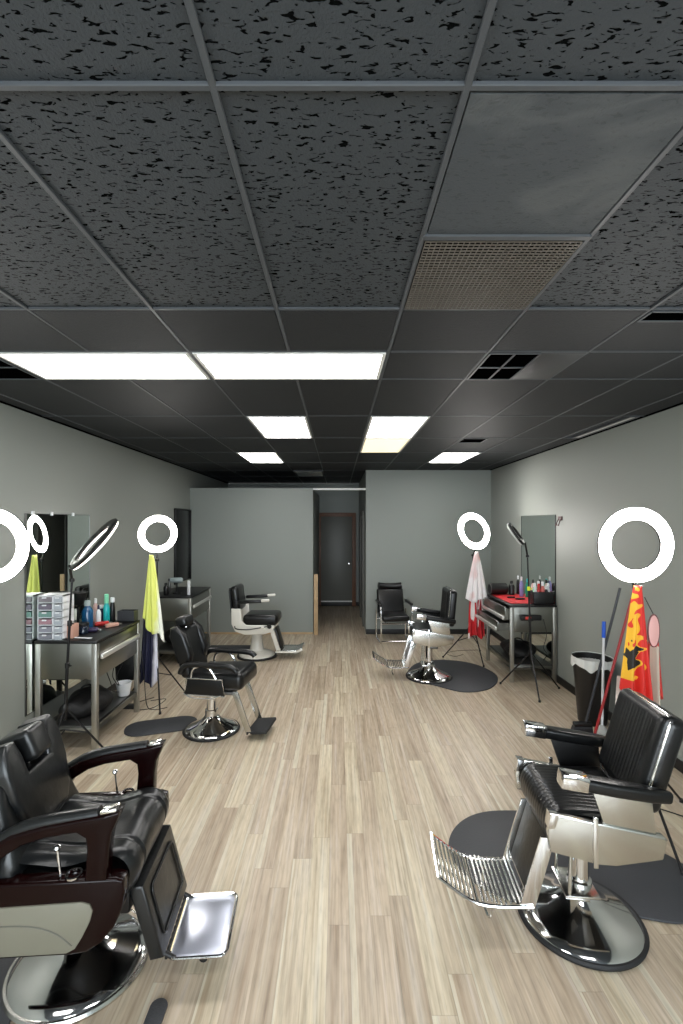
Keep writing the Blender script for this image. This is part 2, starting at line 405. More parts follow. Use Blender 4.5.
# unseen lit fittings added behind the camera to brighten the front of the shop
for (k0, k1, y0, y1, nm) in ((-3, -1, -.04, .5, 'left front'), (1, 3, -.04, .5, 'right front')):
    troffer(cx_(k0), cx_(k1), y0, y1, 'added out-of-view lit ceiling light over the %s of the shop' % nm)
troffer(cx_(-1), cx_(1), -2.2, -1.66, 'added out-of-view lit ceiling light over the middle of the shop front')

def eggcrate(x0, x1, y0, y1, label):
    r = empty('ceiling_vent', ((x0+x1)/2, (y0+y1)/2, CEIL), 0, label, 'ceiling vent')
    w, l = (x1-x0)/2-.013, (y1-y0)/2-.013
    MB().box(-w, w, -l, l, .0125, .0138).build('backing', mat('vent_backing', '060505', .95, spec=0), r, smooth=False)
    s = MB(); n = 28
    for i in range(n+1):
        x = -w+2*w*i/n; s.box(x-.0011, x+.0011, -l, l, -.001, .004)
        y = -l+2*l*i/n; s.box(-w, w, y-.0011, y+.0011, -.001, .004)
    s.build('grille', mat('eggcrate_plastic', '5e574e', .4), r, smooth=False)
eggcrate(cx_(1), cx_(2), 1.577, 2.10, 'square eggcrate grille set in the dark ceiling')
def duct(x0, x1, y0, y1, nx, ny, label):
    r = empty('ceiling_vent', ((x0+x1)/2, (y0+y1)/2, CEIL), 0, label, 'ceiling vent')
    w, l = (x1-x0)/2, (y1-y0)/2
    MB().box(-w, w, -l, l, .001, .012).build('opening', darkm, r, smooth=False)
    f = MB()
    for i in range(nx+1):
        x = -w+2*w*i/nx; f.box(x-.005, x+.005, -l, l, -.004, .001)
    for i in range(ny+1):
        y = -l+2*l*i/ny; f.box(-w, w, y-.005, y+.005, -.004, .001)
    f.build('frame', gridm, r, smooth=False)
    return r
v1 = duct(cx_(2)+.013, cx_(2)+.29, 2.634, 3.107, 2, 2, 'black ceiling vent divided into four openings')
MB().box(.14, .39, -.236, .236, .002, .012, .002).build('blank_panel', mat('vent_blank', '2c2e30', .5), v1)
v2 = duct(cx_(3)+.013, cx_(3)+.28, 5.283, 5.55, 1, 1, 'small dark ceiling opening far back near right wall light')
v3 = duct(cx_(3)+.012, cx_(4)-.012, 2.11, 2.21, 1, 1, 'narrow dark ceiling gap at the right edge of the photo, beyond the eggcrate grille')
v4 = duct(XL+.02, cx_(-3)-.013, 2.634, 3.10, 2, 2, 'dark ceiling vent beside left wall, left of the wide light')

# ------------------------------------------------------------------ mirrors and wall pieces
def wall_mirror(x, y0, y1, z0, z1, side, label, m=mirrorm, clips=(), clipm=whitep, edge=blackmet):
    r = empty('wall_mirror', (x, (y0+y1)/2, z0), 0, label, 'mirror')
    s = side; L = (y1-y0)/2
    MB().box(min(0, s*.006), max(0, s*.006), -L, L, 0, z1-z0).build('glass', m, r, smooth=False)
    f = MB()
    f.box(min(0, s*.009), max(0, s*.009), -L-.008, -L, 0, z1-z0); f.box(min(0, s*.009), max(0, s*.009), L, L+.008, 0, z1-z0)
    f.box(min(0, s*.009), max(0, s*.009), -L-.008, L+.008, -.006, 0); f.box(min(0, s*.007), max(0, s*.007), -L-.008, L+.008, z1-z0, z1-z0+.003)
    f.build('frame', edge, r, smooth=False)
    for cy in clips:
        MB().box(min(0, s*.014), max(0, s*.014), cy-.015, cy+.015, z1-z0-.012, z1-z0+.02, .003).build('clip', clipm, r)
    return r
wall_mirror(XL, 3.99, 5.01, .35, 2.03, 1, 'frameless mirror on the left wall behind the cart with the white drawer tower', clips=(-.42, -.15, .2), edge=steel_d)
wall_mirror(XR, 5.93, 7.02, .012, 2.05, -1, 'tall mirror on the right wall behind the cart with the red mat')
p = empty('wall_panel', (XL, 8.0, .98), 0, 'tall glossy black panel on the left wall by the back corner', 'panel')
MB().box(0, .02, -.38, .40, 0, 1.19, .003).build('face', mat('gloss_black', '050506', .2, spec=.3), p)
fr = MB(); fr.box(0, .03, -.40, -.38, -.01, 1.2, .003); fr.box(0, .03, .4, .42, -.01, 1.2, .003); fr.box(0, .03, -.38, .4, 1.19, 1.205, .003); fr.build('frame', blackpl, p)
hk = empty('wall_hook', (XR, 5.8, 1.98), 0, 'small dark red double hook on the wall beside the right mirror', 'hook')
MB().box(-.012, 0, -.05, .05, 0, .05, .003).build('plate', mat('dark_red', '4a2320', .4), hk)
for yy in (-.03, .03): MB().tube(smooth_path([(-.01, yy, .02), (-.03, yy, -.02), (-.04, yy, -.06), (-.05, yy, -.05)]), .006, 8).build('prong', mat('dark_red', '4a2320', .4), hk)
gt = empty('wooden_gate', (-.40, 8.40, 0), 0, 'narrow pale wooden frame standing at the left of the corridor opening', 'wooden frame')
q = MB(); q.box(-.02, .02, -.05, -.02, 0, 1.06, .004); q.build('post', pine, gt)
q = MB(); q.box(.022, .05, -.05, -.02, 0, 1.06, .004); q.build('post', pine, gt)
q = MB(); q.box(-.02, .05, -.075, -.052, .60, .65, .004); q.build('rail', pine, gt)

# ------------------------------------------------------------------ floor mats
def floor_mat(pts, label, group=None, k=6, name='floor_mat'):
    cx = sum(p[0] for p in pts)/len(pts); cy = sum(p[1] for p in pts)/len(pts)
    loop = smooth_loop([(p[0]-cx, p[1]-cy) for p in pts], k) if k else [(p[0]-cx, p[1]-cy) for p in pts]
    o = MB().prism(loop, 'z', .0006, .014, .005, 2).build(name, matm, loc=(cx, cy, 0))
    return tag(o, label, 'floor mat', group)
floor_mat([(.66, 2.86), (.78, 3.1), (1.02, 3.23), (1.4, 3.2), (1.78, 2.98), (1.98, 2.68), (1.92, 2.42), (1.68, 2.33), (1.45, 2.37), (1.2, 2.40), (.95, 2.44), (.73, 2.6)],
          'dark rounded floor mat under the large chrome-based chair at the right front')
floor_mat([(.87, 6.15), (1.1, 6.65), (1.5, 6.80), (1.88, 6.6), (2.02, 6.1), (1.8, 5.65), (1.45, 5.52), (1.15, 5.75), (.92, 5.95)],
          'dark rounded floor mat under the chair in front of the red-topped cart')
floor_mat(rrect(-.33, .33, -.17, .17, .15), 'x', k=0)
mC = COL.objects[-1]; mC.location = (-1.69, 4.60, 0); mC.rotation_euler[2] = .33
mC['label'] = 'black oval floor mat beside the middle left chair'
floor_mat(rrect(-.5, .5, -.2, .2, .12), 'x', k=0)
mD = COL.objects[-1]; mD.location = (-1.72, 7.42, 0); mD['label'] = 'black floor mat beside the white-framed barber chair at the rear left'
floor_mat([(-2.3, 2.3), (-1.5, 2.25), (-1.38, 2.12), (-1.26, 1.8), (-1.3, 1.6), (-2.3, 1.6)], 'dark floor mat at the lower left edge, under the burgundy-armed chair', k=5)
floor_mat(rrect(-.035, .035, -.2, .07, .034), 'x', k=0)
mE = COL.objects[-1]; mE.location = (-.72, 1.825, 0); mE['label'] = 'rounded black tip of a floor mat at the bottom edge of the photo'

# ------------------------------------------------------------------ barber chairs
def pad(x0, x1, y0, y1, z0, z1, r, M=None):
    return MB().box(x0, x1, y0, y1, z0, z1, r, 5, M)
def base_chrome(root, R=.29, top=.42, post=.045, mt=chrome, rim=rubber):
    MB().lathe([(R-.03, .0), (R, .004), (R+.003, .014), (R-.004, .024), (R-.03, .024)], 64).build('base_rim', rim, root)
    b = MB(); b.lathe([(R-.012, .02), (R-.02, .032), (R*.8, .05), (R*.55, .078), (R*.36, .108), (R*.25, .14), (R*.21, .155), (R*.2, .16)], 64)
    b.build('base_plate', mt, root)
    p = MB(); p.lathe([(post+.012, .14), (post+.012, .2), (post, .205), (post, top)], 32); p.build('pump_column', mt, root)

def chair_square(label, group, loc, rz):
    """black ribbed chair with chrome side panels and slatted foot rest"""
    r = empty('barber_chair', loc, rz, label, 'barber chair', group)
    base_chrome(r, .29, .43)
    m = MB(); m.box(-.14, .16, -.12, .12, .43, .47, .006); m.box(-.05, .05, -.2, .2, .41, .44, .004)
    m.build('seat_mount', steel_d, r)
    pl = MB(); pl.tube([(-.02, -.08, .30), (-.02, -.07, .43)], .012); pl.tube([(.08, -.09, .17), (.07, -.08, .45)], .009); pl.tube([(.08, .09, .17), (.07, .08, .45)], .009); pl.box(-.06, .1, -.1, .1, .165, .18, .003)
    pl.build('pump_linkage', chrome_s, r)
    # seat cushion with rolled ribbed front
    n = 16
    def seat(u, v):
        y = -.225+.45*u
        prof = smooth_path([(-.19, 0, .585), (-.185, 0, .635), (-.14, 0, .652), (0, 0, .650), (.15, 0, .655), (.215, 0, .645), (.25, 0, .60), (.255, 0, .54), (.235, 0, .485), (.2, 0, .47)], 6)
        k = v*(len(prof)-1); i = min(int(k), len(prof)-2); p = prof[i].lerp(prof[i+1], k-i)
        e = min(u, 1-u)*.45
        d = .022*max(0, 1-e/.03)**2
        ribm = abs(math.sin(PI*u*n))**.5
        cc = Vector((.02, 0, .56)); dirv = (p-cc); dirv.y = 0; L = dirv.length; dirv.normalize()
        p2 = cc+dirv*(L-d-.0014*(1-ribm))
        return (p2.x, y, p2.z)
    s = MB(); s.grid(seat, 128, 54)
    s.build('seat_cushion', leather, r)
    MB().box(-.18, .22, -.222, .222, .475, .60, .02, 3).build('seat_base', leather, r)
    for s_ in (-1, 1):
        y0, y1 = sorted((s_*.232, s_*.268))
        q = MB(); q.prism([(.245, .66), (.27, .58), (.26, .495), (.06, .45), (-.02, .447), (-.215, .485), (-.235, .57), (-.22, .585)], 'y', y0, y1, .006, 2)
        q.build('side_panel', chrome_s, r)
        cpt = MB(); cpt.prism([(.262, .665), (.27, .60), (.24, .60), (.225, .66)], 'y', s_*.22, s_*.273, .003); cpt.build('corner_cap', chrome, r)
        # arm support and pad
        y0, y1 = sorted((s_*.245, s_*.26))
        sp = MB(); sp.prism([(-.22, .59), (.0, .625), (.055, .79), (-.2, .77)], 'y', y0, y1, .003); sp.build('arm_support', blackpl if s_ < 0 else chrome_s, r)
        ap = MB(); ap.prism([(.085, s_*.262-.036), (.085, s_*.262+.036), (-.05, s_*.262+.040), (-.2, s_*.262+.033), (-.29, s_*.262+.012), (-.29, s_*.262-.012), (-.2, s_*.262-.033), (-.05, s_*.262-.040)], 'z', .79, .848, .018, 4, rotY(math.radians(-8), (.18, 0, .85))); ap.build('arm_pad', leather, r)
        at = MB(); at.box(.10, .215, s_*.262-.037, s_*.262+.037, .786, .85, .006, 2, rotY(math.radians(-8), (.18, 0, .85))); at.build('arm_tip', chrome, r)
        st = MB(); st.box(.06, .08, s_*.272-.006, s_*.272+.006, .44, .66, .002); st.build('side_bracket', chrome, r)
    # back
    A = rotY(math.radians(-17), (-.165, 0, .70))
    def backf(u, v):
        y = -.205+.41*u; z = .68+.43*v
        ed = min(u, 1-u)*.41; ez = min(v, 1-v)*.43
        r_ = .045
        dx = 0
        if ed < r_: dx += r_-math.sqrt(max(0, r_*r_-(r_-ed)**2))
        if ez < r_: dx += r_-math.sqrt(max(0, r_*r_-(r_-ez)**2))
        rb = 0
        if .16 < u < .84 and .08 < v < .93: rb = .003*(1-abs(math.sin(PI*(u-.16)/.68*11))**.5)
        return (-.165-dx*.8-rb, y, z)
    bk = MB(); bk.grid(backf, 120, 30, A); bk.build('back_cushion', leather, r)
    sh = MB(); sh.prism(rrect(-.205, .205, .66, 1.11, .045), 'x', -.285, -.195, .03, 4, A); sh.build('back_shell', leather, r)
    pi = MB(); lp = [(-.2, y, z) for y, z in rrect(-.204, .204, .662, 1.108, .045)]; pi.tube(lp, .006, 8, True, A); pi.build('piping', chrome_s, r)
    hb = MB(); hb.prism([(-.1, .47), (-.1, .50), (-.21, .53), (-.26, .72), (-.23, .74), (-.2, .60)], 'y', -.06, .06, .004); hb.build('back_bracket', steel_d, r)
    # kick pad, struts, slatted foot rest
    kp = MB(); kp.prism([(.235, .49), (.32, .2), (.30, .19), (.215, .48)], 'y', -.15, .15, .006); kp.build('leg_pad', leather, r)
    for s_ in (-1, 1):
        k = MB(); k.prism([(.20, .49), (.265, .49), (.36, .165), (.29, .165)], 'y', s_*.155-.006, s_*.155+.006, .002); k.build('foot_strut', chrome, r)
    sl = MB()
    def slat(x, z, a):
        M = Matrix.Translation((x, 0, z)) @ Matrix.Rotation(a, 4, 'Y'); sl.box(-.0055, .0055, -.155, .155, -.004, .004, .002, 1, M)
    for i in range(11): slat(.335+.215*i/10, .17+.006*math.sin(i), 0)
    for i in range(8): slat(.562+.165*(i+.5)/8, .175+.095*(i+.5)/8, -math.radians(30))
    sl.build('foot_slats', chrome_s, r)
    rm = MB(); rm.tube(smooth_path([(.30, -.16, .165), (.55, -.16, .165), (.735, -.16, .275)], 6), .009, 8); rm.tube(smooth_path([(.30, .16, .165), (.55, .16, .165), (.735, .16, .275)], 6), .009, 8)
    rm.tube([(.735, -.165, .275), (.735, .165, .275)], .009, 8); rm.tube([(.30, -.16, .165), (.30, .16, .165)], .009, 8); rm.tube([(.553, -.16, .166), (.553, .16, .166)], .008, 8)
    rm.build('foot_rest_frame', chrome, r)
    lg = MB(); lg.tube(smooth_path([(.47, -.10, .16), (.475, -.10, .08), (.49, -.08, .05), (.49, .08, .05), (.475, .10, .08), (.47, .10, .16)]), .007, 8); lg.build('foot_rest_stand', chrome, r)
    return r
B_ = chair_square('large black ribbed barber chair with chrome side panel at the right front', 'black barber chairs with chrome side panels', (1.19, 2.37, 0), math.radians(175.5))
for ch in COL.objects:
    if ch.parent == B_ and ch.name.startswith(('seat_', 'side_', 'corner', 'arm_tip', 'foot_', 'leg_pad')): ch.location.x -= .03
E_ = copy_tree(B_); E_.location = (1.15, 6.07, 0); E_.rotation_euler[2] = math.radians(178)
for ch in COL.objects:
    if ch.parent == E_ and ch.name.startswith(('back_cushion', 'back_shell', 'piping')): ch.matrix_local = Matrix.Translation((0, 0, .03)) @ rotY(math.radians(12), (-.2, 0, .70))
E_['label'] = 'black and chrome barber chair on the mat in front of the red-topped cart'

# chair A: burgundy lacquered arms
A_ = empty('barber_chair', (-1.14, 2.13, 0), math.radians(4), 'heavy black leather barber chair with burgundy arms and beige side panel', 'barber chair')
base_chrome(A_, .29, .36, .06, rim=chrome_s)
MB().box(-.2, .28, -.2, .2, .36, .46, .01).build('seat_mount', blackmet, A_)
def seatA(u, v):
    y = -.245+.49*u
    prof = smooth_path([(-.24, 0, .52), (-.2, 0, .63), (-.1, 0, .635), (.08, 0, .622), (.22, 0, .648), (.29, 0, .632), (.325, 0, .575), (.315, 0, .51), (.285, 0, .46)], 6)
    k = v*(len(prof)-1); i = min(int(k), len(prof)-2); p = prof[i].lerp(prof[i+1], k-i)
    e = min(u, 1-u)*.49
    d = .03*max(0, 1-e/.05)**2
    if .08 < e < .11: d += .010*math.sin(PI*(e-.08)/.03)
    cc = Vector((.02, 0, .5)); dv = (p-cc); L = dv.length; dv.normalize(); p2 = cc+dv*(L-d)
    return (p2.x, y, p2.z + .004*math.sin(23*y+9*p.x))
s = MB(); s.grid(seatA, 80, 48); s.build('seat_cushion', leather_b, A_)
MB().box(-.24, .27, -.24, .24, .455, .57, .02, 3).build('seat_base', leather_b, A_)
kp = MB(); kp.prism([(.27, .475), (.335, .475), (.415, .175), (.36, .165)], 'y', -.205, .205, .012, 3); sk = kp.build('leg_skirt', leather_b, A_)
cr = Matrix.Translation((.385, 0, .325)) @ Matrix.Rotation(math.radians(-15), 4, 'Y')
fr = MB(); fr.tube([(-.004, y, z) for y, z in rrect(-.15, .15, -.10, .11, .02)], .005, 8, True, cr); fr.build('stitched_border', leather, sk)
# foot plate
fp = MB(); fp.prism(rrect(.43, .655, -.165, .165, .03), 'z', .135, .142, .002); fp.build('foot_plate', mat('satin_foot_plate', (.50, .53, .62), .3, 1), A_)
fr = MB(); fr.tube([(x, y, .142) for x, y in rrect(.425, .665, -.17, .17, .035)], .007, 8, True); fr.build('foot_plate_rim', chrome, A_)
fb = MB(); fb.tube([(.415, -.165+.011*i, .142) for i in range(31)], [.009 if i % 3 else .006 for i in range(31)], 10)
fb.build('foot_hinge', blackpl, A_)
fs = MB(); fs.tube([(.56, -.11, .135), (.56, -.11, .10)], .012, 10); fs.tube([(.56, -.13, .10), (.56, -.09, .10)], .018, 12)
for s_ in (-1, 1): MB().tube([(.34, s_*.16, .2), (.45, s_*.16, .135)], .01).build('foot_plate_arm', blackpl, A_)
fs.build('foot_plate_stop', blackpl, A_)
shell = [(-.36, .585), (.265, .59), (.295, .58), (.30, .53), (.29, .47), (.26, .40), (.215, .345), (.16, .312), (.10, .305), (-.36, .305)]
armp = [(-.30, .58), (-.26, .655), (-.20, .725), (-.12, .77), (0, .80), (.12, .818), (.22, .832), (.285, .845), (.275, .815), (.25, .76), (.24, .70), (.235, .58),
        (.15, .58), (.16, .70), (.155, .745), (.12, .768), (.0, .752), (-.08, .728), (-.15, .685), (-.18, .64), (-.18, .58)]
for s_ in (-1, 1):
    y0, y1 = sorted((s_*.25, s_*.315))
    sh = MB(); sh.prism(shell, 'y', y0, y1, .012, 3); so = sh.build('side_shell', burg, A_)
    yy0, yy1 = sorted((s_*.308, s_*.322))
    bp = MB(); bp.prism([(-.35, .50), (.145, .51), (.175, .50), (.185, .475), (.175, .435), (.145, .375), (.12, .335), (.09, .32), (-.35, .32)], 'y', yy0, yy1, .004, 2)
    bo = bp.build('side_inlay', beige, so)
    gv = MB(); gv.tube(smooth_path([(.11, s_*.3225, .35), (.04, s_*.3225, .405), (-.08, s_*.3225, .435), (-.34, s_*.3225, .435)]), .003, 6); gv.build('moulding', mat('beige_groove', '504e44', .5), bo)
    ar = MB(); ar.prism(armp, 'y', s_*.282-.034, s_*.282+.034, .012, 3); ao = ar.build('arm', burg, A_)
    apd = MB(); ppts = [(-.19, .732), (-.1, .785), (0, .812), (.12, .828), (.2, .838)]
    apd.tube(smooth_path([(a, s_*.282, b-.013) for a, b in ppts]), .027, 12); apd.build('arm_pad', leather_b, ao)
    cap = MB(); cap.box(.205, .268, s_*.282-.025, s_*.282+.025, .832, .846, .004, 2, rotY(math.radians(-9), (.235, 0, .84))); cap.build('arm_cap', chrome_s, ao)
    lv = MB(); lv.tube([(.05, s_*.283, .585), (.04, s_*.283, .69)], .005, 8); lv.lathe([(0, -.014), (.011, -.008), (.014, 0), (.011, .008), (0, .014)], 12, Matrix.Translation((.038, s_*.283, .698))); lv.build('recline_lever', chrome, so)
    cu = MB(); cu.ring(.027, [(-.004, -.003), (.004, -.003), (.004, .004), (-.004, .004)], 32, Matrix.Translation((.10, s_*.283, .593)) @ Matrix.Rotation(math.radians(4), 4, 'X')); cu.build('cup_ring', chrome, so)
AB = rotY(math.radians(-16), (-.12, 0, .56))
bk = MB(); bk.prism(smooth_loop([(-.24, .56), (-.255, .70), (-.25, .85), (-.21, .93), (-.12, .90), (.12, .90), (.21, .93), (.25, .85), (.255, .70), (.24, .56)], 4), 'x', -.25, -.105, .04, 5, AB)
bk.build('back_cushion', leather_b, A_)
up = MB(); up.prism([(-.12, .66), (-.17, .72), (-.205, .84), (-.21, .94), (-.195, 1.02), (-.165, 1.055), (-.115, 1.05), (-.09, .98), (-.08, .90), (.08, .90), (.09, .98), (.115, 1.05), (.165, 1.055), (.195, 1.02), (.21, .94), (.205, .84), (.17, .72), (.12, .66)], 'x', -.215, -.075, .02, 4, AB)
up.build('upper_back_pad', leather_b, A_)
hr = MB(); hr.box(-.20, -.045, -.066, .066, .925, 1.06, .025, 5, AB @ rotY(math.radians(-6), (-.12, 0, 1.0))); hr.build('headrest', leather_b, A_)
hp = MB(); hp.tube([(-.15, -.03, .85), (-.15, -.03, .95)], .008, 8, M=AB); hp.tube([(-.15, .03, .85), (-.15, .03, .95)], .008, 8, M=AB); hp.build('headrest_post', chrome, A_)
bs = MB(); bs.prism(rrect(-.2, .2, .58, 1.0, .05), 'x', -.29, -.24, .015, 3, AB); bs.build('back_shell', blackpl, A_)

# chair C: middle left, chrome framed side panels
C_ = empty('barber_chair', (-1.19, 4.52, 0), math.radians(-9), 'black reclining chair with chrome-framed side panel beside the oval mat', 'barber chair')
base_chrome(C_, .26, .40, .048)
MB().box(-.18, .22, -.17, .17, .40, .43, .005).build('seat_mount', steel_d, C_)
st = MB(); st.box(-.20, .33, -.225, .225, .44, .60, .055, 5, rotY(math.radians(-3), (0, 0, .5))); st.build('seat_cushion', leather, C_)
for s_ in (-1, 1):
    pn = MB(); pn.prism([(-.2, .42), (-.175, .56), (.15, .56), (.175, .42)], 'y', s_*.24-.012, s_*.24+.012, .003); po = pn.build('side_panel', leather, C_)
    fr = MB(); lp = [(-.205, .415), (-.18, .565), (.155, .565), (.18, .415)]; fr.tube([(a, s_*.256, b) for a, b in lp], .007, 8, True); fr.build('panel_frame', chrome, po)
    br = MB(); br.tube(smooth_path([(-.14, s_*.25, .56), (-.11, s_*.25, .655), (.02, s_*.25, .665), (.10, s_*.25, .56)], 6), .011, 8); br.build('arm_bracket', chrome, C_)
    ap = MB(); ap.tube(smooth_path([(-.24, s_*.25, .60), (-.22, s_*.25, .65), (-.15, s_*.25, .685), (.05, s_*.25, .685), (.2, s_*.25, .68), (.26, s_*.25, .665), (.285, s_*.25, .64)], 5), [.026]*31, 12); ap.build('arm_pad', leather, C_)
    lg = MB(); lg.prism([(.20, .43), (.26, .43), (.40, .05), (.34, .05)], 'y', s_*.15-.008, s_*.15+.008, .003); lg.build('foot_strut', chrome_s, C_)
AC = rotY(math.radians(-14), (-.15, 0, .56))
bk = MB(); bk.box(-.27, -.16, -.2, .2, .55, .99, .045, 5, AC); bk.build('back_cushion', leather, C_)
for s_ in (-1, 1):
    w = MB(); w.prism([(-.27, .70), (-.29, .95), (-.26, 1.03), (-.2, 1.03), (-.14, .95), (-.12, .75), (-.16, .66)], 'y', s_*.16-.045, s_*.16+.045, .03, 4, AC); w.build('back_wing', leather, C_)
hr = MB(); hr.box(-.27, -.15, -.09, .09, 1.0, 1.10, .035, 5, AC); hr.build('headrest', leather, C_)
hp = MB(); hp.tube([(-.21, 0, .95), (-.21, 0, 1.03)], .012, 8, M=AC); hp.build('headrest_post', chrome, C_)
fp = MB(); fp.box(.34, .53, -.16, .16, .055, .085, .008, 3, rotY(math.radians(-6), (.4, 0, .07))); fp.build('foot_plate', rubber, C_)
fb = MB(); fb.tube([(.37, -.16, .06), (.37, .16, .06)], .012, 10); fb.build('foot_bar', chrome, C_)
tb = MB(); tb.tube(smooth_path([(-.2, -.27, .43), (-.12, -.275, .40), (.05, -.275, .40), (.15, -.27, .43)]), .006, 8); tb.build('pump_lever', chrome, C_)

for ch in COL.objects:
    if ch.parent == C_ and not ch.name.startswith(('base', 'pump_column')): ch.location.x += .055
# chair D: white enamel
D_ = empty('barber_chair', (-1.185, 7.02, 0), math.radians(-2), 'vintage barber chair with white enamel frame and round white base', 'barber chair')
MB().lathe([(.26, 0), (.285, .004), (.287, .024), (.255, .03)], 56).build('base_rim', rubber, D_)
MB().lathe([(.26, .025), (.255, .045), (.22, .065), (.15, .08), (.11, .10), (.095, .14), (.075, .30), (.08, .38), (.12, .42), (.12, .44)], 56).build('base_column', enamel, D_)
MB().box(-.2, .28, -.22, .22, .44, .5, .02, 3).build('seat_pan', enamel, D_)
st = MB(); st.box(-.16, .335, -.225, .225, .495, .645, .05, 5); st.build('seat_cushion', leather, D_)
AD = rotY(math.radians(-6), (-.22, 0, .7))
bk = MB(); bk.box(-.32, -.20, -.21, .21, .68, 1.05, .05, 5, AD); bk.build('back_cushion', leather, D_)
MB().prism(rrect(-.2, .2, .66, 1.03, .05), 'x', -.338, -.315, .008, 3, AD).build('back_shell', leather, D_)
for s_ in (-1, 1):
    f = MB(); f.prism([(-.315, .74), (-.175, .74), (-.165, .56), (-.10, .51), (.30, .50), (.27, .42), (.15, .38), (-.12, .37), (-.26, .42), (-.31, .52)], 'y', s_*.245-.016, s_*.245+.016, .01, 3); f.build('side_frame', enamel, D_)
    a = MB(); a.box(-.22, .12, s_*.255-.03, s_*.255+.03, .82, .865, .016, 3, rotY(math.radians(-3), (0, 0, .84))); a.build('arm_pad', leather, D_)
    t = MB(); t.box(.11, .23, s_*.255-.026, s_*.255+.026, .832, .868, .012, 3, rotY(math.radians(-3), (0, 0, .84))); t.build('arm_tip', enamel, D_)
    k = MB(); k.tube([(.14, s_*.265, .46), (.14, s_*.31, .46)], [.035, .03], 16); k.build('side_hub', enamel, D_)
    sp = MB(); sp.box(-.28, -.23, s_*.245-.012, s_*.245+.012, .74, .85, .004); sp.build('arm_post', blackmet, D_)
    fs = MB(); fs.prism([(.21, .43), (.27, .43), (.37, .12), (.31, .12)], 'y', s_*.15-.01, s_*.15+.01, .004); fs.build('foot_strut', enamel, D_)
kb = MB(); kb.tube([(.22, -.27, .50), (.24, -.31, .50)], .03, 12); kb.tube(smooth_path([(-.26, -.268, .50), (-.24, -.275, .46), (-.1, -.275, .45), (.12, -.275, .48), (.2, -.28, .5)]), .007, 8); kb.build('recline_lever', blackpl, D_)
kp = MB(); kp.prism([(.275, .43), (.30, .43), (.385, .15), (.36, .15)], 'y', -.135, .135, .006); kp.build('leg_pad', leather, D_)
fp = MB(); fp.box(.32, .60, -.17, .17, .115, .135, .006, 2); fp.prism([(.59, .115), (.68, .155), (.675, .172), (.59, .135)], 'y', -.17, .17, .003); fp.build('foot_plate', chrome_s, D_)
fr = MB(); fr.tube([(.30, -.175, .11), (.6, -.175, .11), (.685, -.175, .15)], .012, 8); fr.tube([(.30, .175, .11), (.6, .175, .11), (.685, .175, .15)], .012, 8); fr.build('foot_plate_rail', enamel, D_)

# wash chair F against the back wall
W = empty('wash_chair', (.92, 7.93, 0), math.radians(-90+4), 'low black shampoo chair with chrome sled frame against the rear wall', 'chair')
st = MB(); st.box(-.22, .24, -.225, .225, .36, .46, .04, 4); st.build('seat', leather, W)
Wb = rotY(math.radians(-20), (-.2, 0, .44))
bk = MB(); bk.box(-.30, -.2, -.228, .228, .42, .86, .04, 5, Wb); bk.build('backrest', leather, W)
nk = MB(); nk.tube([(-.33, -.2, .88), (-.35, -.1, .865), (-.36, 0, .86), (-.35, .1, .865), (-.33, .2, .88)], .05, 14); nk.build('neck_rest', blackpl, W)
for s_ in (-1, 1):
    fr = MB(); fr.tube(smooth_path([(-.24, s_*.25, .50), (-.26, s_*.25, .1), (-.22, s_*.25, .02), (.15, s_*.25, .02), (.24, s_*.25, .05), (.26, s_*.25, .2), (.255, s_*.25, .5), (.22, s_*.25, .60), (.1, s_*.25, .62), (-.25, s_*.25, .62)], 5), .012, 10); fr.build('sled_leg', chrome, W)
    ap = MB(); ap.box(-.2, .22, s_*.25-.028, s_*.25+.028, .62, .66, .014, 3); ap.build('arm_pad', leather, W)
xb = MB(); xb.tube([(.24, -.25, .05), (.24, .25, .05)], .012, 10); xb.tube([(.2, -.25, .33), (.2, .25, .33)], .012, 10); xb.tube([(-.25, -.25, .33), (-.25, .25, .33)], .012, 10)
xb.box(-.25, .2, -.2, -.17, .33, .36); xb.box(-.25, .2, .17, .2, .33, .36); xb.build('cross_bar', chrome, W)

